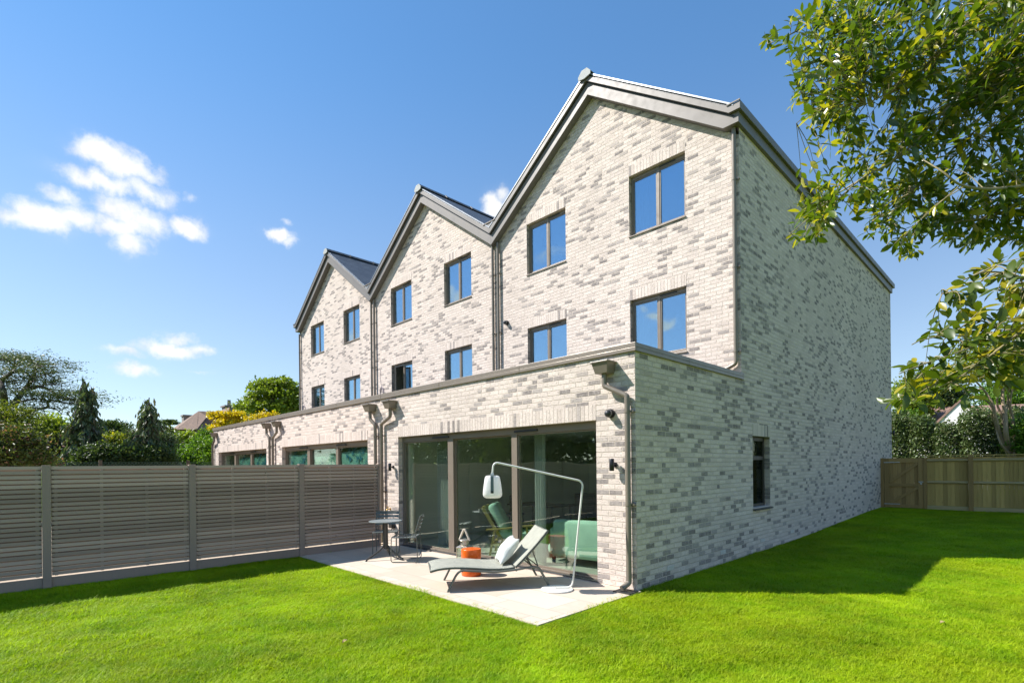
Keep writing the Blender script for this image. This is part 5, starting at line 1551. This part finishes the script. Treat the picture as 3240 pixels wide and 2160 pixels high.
bush('golden_tree', 'golden yellow leaved tree in front of the brown roof', 'tree', None, 'leaf_gold', G(715, 1480, 30), [EL(688, 1312, 30, 20, 8), EL(735, 1314, 30, 30, 9), EL(722, 1336, 30, 34, 14), EL(690, 1356, 30, 24, 13), EL(672, 1320, 30, 9, 5), EL(758, 1310, 30, 14, 7), EL(750, 1336, 30, 18, 9)], 170, 24, .15, .17, .5, seed=53, flat=.45)
bush('golden_shrub', 'sparser golden and green sprays below the oak', 'shrub', None, 'leaf_gold', G(830, 1480, 29), [EL(798, 1330, 29, 20, 10), EL(842, 1318, 29, 20, 11), EL(785, 1342, 29, 14, 7), EL(870, 1312, 29, 10, 7)], 46, 18, .16, .16, .5, seed=54, flat=.45)
oak_b = [EL(835, 1240, 37, 48, 36), EL(895, 1232, 37, 52, 38), EL(940, 1255, 37, 40, 46), EL(785, 1275, 37, 32, 22), EL(830, 1292, 37, 60, 34), EL(910, 1300, 37, 56, 36), EL(865, 1215, 37, 40, 18), EL(765, 1282, 37, 18, 12)]
bush('oak_tree', 'large fresh green oak rising behind the end of the terrace', 'tree', None, 'leaf_oak', G(880, 1480, 37), oak_b, 330, 26, .27, .23, .62, trunk=[G(880, 1480, 37), tuple(cp(880, 1380, 37)), tuple(cp(868, 1300, 37)), tuple(cp(862, 1240, 37))], r0=.4, seed=55, nl=70, shell=.3, flat=.35)
bush('bright_shrub', 'bright green sapling beside the left end of the extension', 'shrub', BG, 'leaf_bright', G(665, 1480, 27), [EL(652, 1376, 27, 11, 13), EL(640, 1398, 27, 24, 16)], 90, 22, .16, .14, .45, seed=56)
# more distant tree line closing the view to the left
for i, (u, v, dd_, ru, rv, mt, lb) in enumerate([(110, 1400, 55, 90, 60, 'leaf_dark', 'dim tree mass low behind the left shrubs'), (300, 1415, 60, 80, 50, 'leaf_oak', 'dim tree mass behind the ragged conifer'), (470, 1425, 62, 90, 45, 'leaf_dark', 'dim tree mass behind the broad conifer'), (-120, 1380, 50, 110, 80, 'leaf_oak', 'dim tree mass beyond the left edge'), (-420, 1370, 46, 150, 85, 'leaf_dark', 'dim tree mass well outside the left edge'), (-760, 1380, 44, 150, 80, 'leaf_oak', 'dim tree mass far outside the left edge')]):
    bush('background_tree', lb, 'tree', 'tree line far behind the left gardens', mt, G(u, 1480, dd_), [EL(u, v, dd_, ru, rv), EL(u+50, v+10, dd_, ru*.7, rv*.8), EL(u-55, v+15, dd_, ru*.7, rv*.8)], 260, 22, .55, .45, .6, seed=60+i, r0=.3)
# belt of trees across the garden ends, mirrored in the sliding door
for i, (x, y, hgt, mt) in enumerate([(-12.5, -12.5, 6.2, 'leaf_dark'), (-16.5, -13.5, 6.8, 'leaf_oak'), (-21, -13.5, 6.0, 'leaf_dark'), (-26, -12.5, 6.6, 'leaf_oak'), (-31, -13.5, 6.4, 'leaf_dark'), (-9.5, -15.5, 6.4, 'leaf_oak'), (-5.0, -17.5, 6.2, 'leaf_dark')]):
    lbs = ['dark', 'light green', 'dark', 'light green', 'dark', 'light green', 'dark']
    bush('boundary_tree', '%s boundary tree across the gardens, mirrored in the sliding door glass' % lbs[i], 'tree', 'trees across the garden ends mirrored in the glass', mt, (x, y, -.05), [((x, y, hgt*.62), (2.5, 2.3, hgt*.38)), ((x+.8, y+.4, hgt*.32), (2.4, 2.2, hgt*.30))], 330, 22, .34, .26, .55, seed=80+i, r0=.18)

# ------------------------------------------------------------------ neighbours' houses
def mullioned(root, p, ux, w_, h_, nx=3, nz=2, lit='dark_metal'):
    """small white casement lying in the vertical plane through p along ux"""
    ux = Vector(ux).normalized(); n = Vector((ux.y, -ux.x, 0)); p = Vector(p)
    b = MB()
    def rail(a, c, t_): b.bar(a, c, t_, .06, n)
    for i in range(nx+1): a = p+ux*(w_*i/nx); rail(a, a+Vector((0, 0, h_)), .07 if i in (0, nx) else .035)
    for j in range(nz+1): a = p+Vector((0, 0, h_*j/nz)); rail(a, a+ux*w_, .07 if j in (0, nz) else .03)
    f = b.build('window', MT['white_paint'], root, True)
    g = MB(); q0 = p+n*-.01; q1 = p+ux*w_+n*-.01
    g.prism([(q0.x, q0.y), (q1.x, q1.y), (q1.x-n.x*.02, q1.y-n.y*.02), (q0.x-n.x*.02, q0.y-n.y*.02)], 'z', p.z, p.z+h_); g.build('pane', MT['window_glass'], f)

def brown_house():
    d = 48; k = d/FPX
    def Q(u, v, e=0): return Vector(cp(u, v, d+e))
    t = thing('brick_house', 'old red brick house with steep brown tiled hipped roofs beyond the gardens', 'house', G(650, 1480, d+3))
    zE = Q(560, 1364)[2]
    roof = MB()
    def face(*p): roof.add([q for q in p], [tuple(range(len(p)))])
    # front hipped wing (eave corners, ridge) then taller block behind
    e0 = Q(525, 1360, 2); e1 = Q(556, 1364, -2.5); e2 = Q(622, 1364, -2.0); e3 = Q(700, 1356, 3); r0 = Q(628, 1300, 3.5); r1 = Q(690, 1302, 7); eb = Q(560, 1356, 9)
    for q in (e0, e1, e2, e3, eb): q.z = zE
    face(e0, e1, r0); face(e1, e2, Q(655, 1317, 2.2), r0); face(e2, e3, r1, r0); face(e0, r0, r1, eb); face(e3, eb, r1)
    roof.add([e0, e1, e2, e3, eb], [(0, 1, 2, 3, 4)])
    s0 = Q(640, 1362, 4); s1 = Q(705, 1350, 1.0); s2 = Q(752, 1352, 4); s3 = Q(720, 1350, 12); a0 = Q(726, 1288, 3.2); a1 = Q(660, 1312, 8.5)
    for q in (s0, s1, s2, s3): q.z = zE
    face(s0, s1, a0, a1); face(s1, s2, a0); face(s2, s3, a1, a0); face(s3, s0, a1)
    ro = roof.build('roof', MT['clay_tile'], t, True)
    w_ = MB()
    ins = lambda q, c: q.lerp(c, .04)
    c0 = (e0+e1+e2+e3+eb)/5; poly = [ins(q, c0) for q in (e0, e1, e2, e3, eb)]
    w_.prism([(q.x, q.y) for q in poly], 'z', -.1, zE-.03)
    c1 = (s0+s1+s2+s3)/4; poly2 = [ins(q, c1) for q in (s0, s1, s2, s3)]
    w_.prism([(q.x, q.y) for q in poly2], 'z', -.1, zE-.05)
    w_.build('brick_wall', MT['red_brick'], t, True)
    def chim(u, v0, v1, e, hw, pot=True):
        p = Q(u, v1, e); zt = Q(u, v0, e)[2]; b = MB(); b.box(p.x-hw, p.y-hw*.8, p.z-1.2, p.x+hw, p.y+hw*.8, zt-.15); b.box(p.x-hw*1.25, p.y-hw, zt-.1501, p.x+hw*1.25, p.y+hw, zt)
        if pot: b.lathe([(.16, zt), (.19, zt+.05), (.15, zt+.55), (.18, zt+.60)], (p.x, p.y, 0), 12)
        b.build('chimney', MT['chimney_stone'], ro)
    chim(725, 1284, 1292, 5, .62); chim(768, 1300, 1345, 6, .50); chim(590, 1313, 1322, 8, .45, False)
    ux = (e2-e1).normalized(); h0 = (zE-.15-1.25)
    for f in (.25, .72):
        p = ins(e1, c0).lerp(ins(e2, c0), f); q = p-ux*.55; n = Vector((ux.y, -ux.x, 0)); mullioned(t, (q.x+n.x*.05, q.y+n.y*.05, h0), ux, 1.1, 1.15)
    ux2 = (e1-e0).normalized(); p = ins(e0, c0).lerp(ins(e1, c0), .45); n = Vector((ux2.y, -ux2.x, 0)); mullioned(t, (p.x+n.x*.05, p.y+n.y*.05, h0-.3), ux2, 1.2, 1.5)
brown_house()

def white_house():
    d = 30
    def Q(u, v, e=0):
        q = cp(u, v, 1.0)-CAM; return Vector(CAM+q*((31.5+e-CAM[1])/q[1]))
    t = thing('rendered_house', 'white rendered house with red tiled roof behind the laurel hedge', 'house', G(3040, 1480, d+2))
    gl, ga, gr = Q(2985, 1320), Q(3037, 1270), Q(3110, 1322)
    w_ = MB(); zl = gl.z
    back = Vector((0, 1, 0))*7
    g0, g1, g2 = Q(2960, 1345), Q(3037, 1272), Q(3130, 1345)
    w_.add([Vector((g0.x, g0.y, 0)), g0, g1, g2, Vector((g2.x, g2.y, 0))]+[q+back for q in (Vector((g0.x, g0.y, 0)), g0, g1, g2, Vector((g2.x, g2.y, 0)))], [(0, 1, 2, 3, 4), (9, 8, 7, 6, 5), (0, 5, 6, 1), (3, 8, 9, 4), (0, 4, 9, 5)])
    m0, m1 = Q(2850, 1348, 2.0), Q(3330, 1340, 2.0)
    w_.add([Vector((m0.x, m0.y, 0)), m0, m1, Vector((m1.x, m1.y, 0))]+[q+back for q in (Vector((m0.x, m0.y, 0)), m0, m1, Vector((m1.x, m1.y, 0)))], [(0, 1, 2, 3), (7, 6, 5, 4), (0, 4, 5, 1), (2, 6, 7, 3)])
    w_.build('rendered_wall', MT['white_render'], t, True)
    rf = MB(); o_ = Vector((0, 0, .16))
    ov = -Vector((0, 1, 0))*.06
    for a, c in ((g0, g1), (g1, g2)):
        dd_ = (c-a)*.06
        p0, p1 = (a-dd_ if a is g0 else a)+ov, (c+dd_ if c is g2 else c)+ov
        rf.add([p0+Vector((0,0,.01)), p1+Vector((0,0,.01)), p1+back, p0+back, p0+o_, p1+o_, p1+back+o_, p0+back+o_], [(0, 1, 2, 3), (7, 6, 5, 4), (0, 4, 5, 1), (1, 5, 6, 2), (2, 6, 7, 3), (3, 7, 4, 0)])
    e0, e1, h0, h1 = Q(2840, 1350, 1.7), Q(3340, 1342, 1.7), Q(2905, 1290, 5.2), Q(3330, 1274, 5.2)
    rf.add([e0, e1, h1, h0, e0-o_, e1-o_, h1-o_, h0-o_], [(0, 1, 2, 3), (7, 6, 5, 4), (0, 4, 5, 1), (1, 5, 6, 2), (2, 6, 7, 3), (3, 7, 4, 0)])
    rf.build('roof', MT['red_clay_tile'], t, True)
white_house()

# laurel hedge, multi-stemmed tree and trees on the right
def laurel_hedge():
    r = np.random.default_rng(91)
    t = thing('laurel_hedge', 'tall glossy laurel hedge standing behind the timber fence', 'hedge', (3.5, 24.0, 0))
    Cs, Ds = [], []
    for x0, x1, h0 in ((-3.4, -1.5, 3.9), (-1.6, -.35, 4.05), (-.5, .45, 3.8), (.35, 1.35, 3.4), (1.25, 2.6, 3.95), (2.5, 4.0, 3.85), (3.8, 5.4, 4.0), (5.2, 7.2, 3.9)):
        n = int(7600*(x1-x0)/1.5); x = r.uniform(x0, x1, n); f = (x-x0)/(x1-x0)
        top = h0*(1-.09*np.abs(2*f-1)**2.5)+r.normal(size=n)*.10
        z = top*r.uniform(.12, 1, n)**.75; y = 23.3+.22*np.abs(2*f-1)**2+np.abs(r.normal(size=n))*.30+.08*np.sin(z*5+x*7)
        up = z > top-.25
        y = np.where(up, y+r.uniform(0, 1.0, n), y)
        Cs.append(np.stack([x, y, z], 1)); dv = r.normal(size=(n, 3))*.6+np.array([0, -.55, .45]); Ds.append(dv/np.linalg.norm(dv, axis=1, keepdims=True))
    crown_mesh('crown', 'leaf_laurel', t, np.concatenate(Cs), np.concatenate(Ds), .15, .44, r)
    b = MB()
    for i in range(18):
        x = -3.2+i*.58; P = curve_pts([(x, 24.0, -.1), (x+.1, 23.95, 1.5), (x-.05, 23.9, 3.2)], 4); b.tube(P, .03, 6)
    b.build('trunk', MT['bark'], t, True)
laurel_hedge()

def stem_tree():
    d = 20.2; r = np.random.default_rng(95)
    t = thing('multi_stem_tree', 'multi-stemmed tree with pale branching trunks behind the timber fence', 'tree', G(3195, 1480, d))
    b = MB(); P0 = (3195, 1500)
    S_ = [([(3200,1500),(3195,1430),(3183,1370),(3180,1310),(3172,1255),(3180,1200),(3195,1140)],.105), ([(3198,1450),(3170,1390),(3150,1320),(3140,1275),(3110,1230),(3070,1190)],.075), ([(3196,1440),(3165,1400),(3150,1350),(3135,1310)],.045),
          ([(3208,1480),(3210,1400),(3205,1330),(3196,1280),(3205,1230),(3240,1180)],.07), ([(3182,1350),(3168,1310),(3155,1275),(3160,1220),(3150,1170)],.05), ([(3180,1310),(3190,1270),(3192,1230),(3215,1160)],.055), ([(3150,1320),(3130,1275),(3090,1255),(3050,1245)],.04), ([(3110,1230),(3060,1235),(3010,1225),(2970,1230)],.035)]
    tips = []
    for pl, rad in S_:
        P = curve_pts([cp(u, v, d+r.uniform(-.25, .25)) for u, v in pl], 5); n = len(P)
        b.tube(P, [max(rad*(1-.7*i/(n-1)), .012) for i in range(n)], 8); tips += [np.array(p) for p in P[n//2:]]
    b.build('trunk', MT['pale_bark'], t, True)
    blobs = [EL(3150, 1150, d, 70, 50, 1.0), EL(3060, 1170, d, 60, 42, 1.0), EL(3230, 1130, d, 60, 60, 1.0), EL(2980, 1195, d+1, 55, 34, 1.0), EL(3100, 1100, d+.5, 70, 40, 1.0), EL(3210, 1200, d, 50, 36, .8), EL(2905, 1205, d+1.5, 40, 34, .8)]
    C, Dv, K = clumped(blobs, 430, 20, .15, r, .6)
    crown_mesh('crown', 'leaf_lime', t, C, Dv, .115, .5, r)
stem_tree()
for i, (u, v, d, ru, rv, mt, lb) in enumerate([(2880, 1255, 32, 50, 48, 'leaf_oak', 'fresh green tree just behind the far corner of the side wall'), (2960, 1235, 34, 70, 40, 'leaf_dark', 'dark limbed tree behind the white gable'), (3200, 1250, 36, 90, 50, 'leaf_bright', 'bright green tree rising over the red roof at the right edge'), (2860, 1345, 26.5, 34, 40, 'leaf_bright', 'bright green bush between the side wall and the laurel hedge'), (3265, 1380, 20, 55, 70, 'leaf_bright', 'bright green shrub at the right edge behind the fence')]):
    bush('garden_tree', lb, 'tree', 'trees behind the back fence', mt, G(u, 1480, d), [EL(u, v, d, ru, rv), EL(u+20, v+rv*.8, d, ru*.9, rv*.7)], 230, 22, .22*d/26, .17*d/24, .55, seed=100+i, r0=.16, shell=.2)

# ------------------------------------------------------------------ overhanging broad-leaved tree at the right, close by
def leaf_blades(C, Dv, Nv, ln, wd_, r, droop=.25):
    """pointed leaves with a folded midrib: 5 rows of 3 points"""
    n = len(C); Dv = Dv/np.linalg.norm(Dv, axis=1, keepdims=True)
    Sd = np.cross(Dv, Nv); Sd /= np.linalg.norm(Sd, axis=1, keepdims=True)+1e-9; N = np.cross(Sd, Dv)
    prof = np.array([.05, .62, 1.0, .72, .03]); pos = np.array([0, .22, .5, .8, 1.0])
    ln = ln.reshape(-1, 1); wd_ = wd_.reshape(-1, 1); dr = (droop*r.uniform(-.3, 1.5, (n, 1)))
    wavy = r.uniform(-.12, .12, (n, 5))
    V = np.empty((n, 15, 3))
    for i in range(5):
        c = C+Dv*ln*pos[i]-N*ln*dr*pos[i]**2*.6
        h = wd_*prof[i]*.5
        V[:, i*3] = c-Sd*h+N*h*(.32+wavy[:, i:i+1]); V[:, i*3+1] = c; V[:, i*3+2] = c+Sd*h+N*h*(.32-wavy[:, i:i+1])
    F = []
    for i in range(4):
        for j in range(2): a = i*3+j; F.append((a, a+1, a+4, a+3))
    F = np.array(F)
    return V.reshape(-1, 3), (F[None]+(np.arange(n)*15)[:, None, None]).reshape(-1, 4)

def in_poly(x, y, P):
    c = False; n = len(P)
    for i in range(n):
        x1, y1 = P[i]; x2, y2 = P[i-1]
        if (y1 > y) != (y2 > y) and x < (x2-x1)*(y-y1)/(y2-y1)+x1: c = not c
    return c

def bay_tree():
    r = np.random.default_rng(7); rr = random.Random(7)
    root_p = cp(3900, 1473, 3.9); root_p[2] = -.05
    t = thing('overhanging_tree', 'glossy broad-leaved tree overhanging the garden at the right', 'tree', tuple(root_p))
    wood = MB()
    top = Vector(cp(3760, 250, 4.1)); P = curve_pts([tuple(root_p), tuple(cp(3880, 1100, 4.0)), tuple(cp(3800, 700, 4.1)), tuple(top), tuple(cp(3650, -250, 4.2))], 6)
    wood.tube(P, [.15*(1-.6*i/(len(P)-1)) for i in range(len(P))], 12)
    wood.build('trunk', MT['bark'], t, True)
    BR = [([(3800,640,4.1),(3400,60,4.2),(3180,-20,4.1),(2990,150,3.9),(2880,260,3.8),(2800,300,3.7),(2740,330,3.7)],.026),
          ([(3790,600,4.1),(3350,190,4.0),(3150,200,3.9),(3080,280,3.8),(2975,365,3.7),(2890,455,3.7),(2810,520,3.7),(2720,570,3.8),(2600,680,3.9)],.030),
          ([(3800,760,4.0),(3420,560,3.5),(3240,588,3.4),(3130,598,3.3),(3040,585,3.2),(2985,545,3.2),(2920,505,3.3)],.024),
          ([(3830,900,4.0),(3450,1020,3.0),(3240,1040,2.75),(3130,1078,2.65),(3020,1118,2.6),(2900,1160,2.55),(2845,1182,2.5)],.014),
          ([(3450,1020,3.0),(3280,900,2.9),(3150,860,2.9),(3060,880,2.9),(2980,930,2.95)],.013),
          ([(3240,1040,2.75),(3140,1120,2.7),(3040,1190,2.65),(2940,1240,2.7),(2850,1285,2.75)],.011),
          ([(3130,1078,2.65),(3010,1060,2.6),(2920,1075,2.6),(2885,1090,2.6)],.009),
          ([(3400,60,4.2),(3100,-120,4.3),(2800,-60,4.4),(2620,40,4.5),(2500,110,4.6),(2430,140,4.7)],.024),
          ([(2800,-60,4.4),(2700,120,4.5),(2600,210,4.5),(2540,290,4.5)],.015), ([(2880,260,3.8),(2730,240,4.1),(2600,330,4.3),(2520,390,4.4)],.014),
          ([(2720,570,3.8),(2640,620,4.0),(2560,690,4.1),(2500,740,4.2)],.012), ([(3350,560,3.5),(3150,680,3.7),(2960,710,3.8),(2860,760,3.9)],.015), ([(3080,280,3.8),(2900,600,3.8),(2760,700,3.9)],.013), ([(3240,588,3.4),(3100,430,3.6),(3020,380,3.6)],.012), ([(3420,560,3.5),(3300,760,3.4),(3200,760,3.5)],.013)]
    nodes = []
    for pl, rad in BR:
        P = curve_pts([tuple(cp(*q)) for q in pl], 6); n = len(P)
        b = MB(); b.tube(P, [max(rad*.55*(1-.75*i/(n-1)), .0026) for i in range(n)], 8); b.build('branch', MT['twig_bark'], t, True)
        nodes += [np.array(p) for p in P[6:]]
    nodes = np.array(nodes)
    upper = [(2590,-40),(2560,10),(2500,62),(2412,128),(2425,158),(2490,150),(2535,190),(2492,262),(2492,335),(2560,395),(2592,470),(2585,545),(2540,640),(2480,742),(2545,770),(2640,740),(2700,690),(2745,745),(2830,800),(2880,815),(2920,765),(2990,760),(3060,790),(3130,760),(3200,770),(3300,790),(3640,820),(3640,-60)]
    hole = [(2770,330),(2830,345),(2838,400),(2815,440),(2765,450),(2745,400),(2690,345)]
    hole2 = [(2640,600),(2700,560),(2720,600),(2690,650)]
    lower = [(3560,800),(3300,790),(3235,800),(3150,812),(3100,850),(3060,880),(2985,905),(2990,950),(2940,990),(2890,1035),(2870,1080),(2900,1110),(2830,1165),(2785,1195),(2800,1240),(2815,1300),(2900,1310),(2990,1290),(3080,1270),(3180,1235),(3300,1220),(3560,1150)]
    V1, F1, V2, F2 = [], [], [], []
    twigs = MB()
    tw = []
    while len(tw) < 1390:
        u, v = rr.uniform(2405, 3640), rr.uniform(-60, 820)
        if not in_poly(u, v, upper) or in_poly(u, v, hole) or in_poly(u, v, hole2): continue
        edge = (u-2405)/700
        if rr.random() > min(.62+.45*edge, 1.0): continue
        d = rr.uniform(3.5, 4.9)-.25*max(0, edge-.6); tw.append((u, v, d, 0))
    while len(tw) < 1390+185:
        u, v = rr.uniform(2785, 3560), rr.uniform(785, 1315)
        if not in_poly(u, v, lower): continue
        if rr.random() > .55+.5*(u-2785)/500: continue
        tw.append((u, v, rr.uniform(2.45, 3.35), 1))
    acc = {0: [[], [], [], [], []], 1: [[], [], [], [], []]}
    for u, v, d, z in tw:
        tip = cp(u, v, d)
        i = np.argmin(((nodes-tip)**2).sum(1)); s = nodes[i]; dv = tip-s; L = np.linalg.norm(dv)
        mx = .42 if z == 0 else .34
        if L < .05: s = tip-np.array([.1, .02, .06])*(1 if z == 0 else .8)
        mid = (s+tip)/2+np.array([0, 0, .03])+r.normal(size=3)*.02
        P = curve_pts([tuple(s), tuple(mid), tuple(tip)], 4)
        if L > .7: s = tip-dv/L*.3; P = curve_pts([tuple(s), tuple((s+tip)/2), tuple(tip)], 4)
        if L <= .7: twigs.tube(P, [.0038*(1-.6*k/(len(P)-1)) for k in range(len(P))], 4, False)
        m = rr.randint(6, 10) if z == 0 else rr.randint(5, 8)
        dirv = np.array(P[-1])-np.array(P[0]); dirv /= np.linalg.norm(dirv)+1e-9
        for k in range(m):
            f0 = max(.3, 1-.30/max(min(L, .7), .05)); f = f0+(1-f0)*k/(m-1); q_ = f*(len(P)-1); i0 = min(int(q_), len(P)-2); p = np.array(P[i0].lerp(P[i0+1], q_-i0))
            a = k*2.4+rr.uniform(-.4, .4); o1 = np.cross(dirv, [0, 0, 1.0]); o1 /= np.linalg.norm(o1)+1e-9; o2 = np.cross(dirv, o1)
            dl = dirv*(.55+.7*(f > .9))+(o1*math.cos(a)+o2*math.sin(a))*.8+np.array([0, 0, -.12])+r.normal(size=3)*.15
            nv = np.array([-.25, -.25, 1.0])+r.normal(size=3)*.45
            A = acc[z]; A[0].append(p); A[1].append(dl); A[2].append(nv)
            l = rr.uniform(.058, .112) if z == 0 else rr.uniform(.058, .100); A[3].append(l); A[4].append(l*(rr.uniform(.32, .46) if z == 0 else rr.uniform(.38, .52)))
    twigs.build('twig', MT['twig_bark'], t, True)
    Vs, Fs, nf = [], [], []
    for z in (0, 1):
        A = [np.array(q) for q in acc[z]]
        V, F = leaf_blades(A[0], A[1], A[2], A[3], A[4], r); Fs.append(F+sum(len(q) for q in Vs)); Vs.append(V); nf.append(len(F))
    o = fast_mesh('crown', np.concatenate(Vs), np.concatenate(Fs), [MT['leaf_bay'], MT['leaf_bay_yellow']], t, True, smooth=True)
    o.data.polygons.foreach_set('material_index', np.concatenate([np.zeros(nf[0], np.int32), np.ones(nf[1], np.int32)]))
bay_tree()
S.view_settings.exposure = 0.95
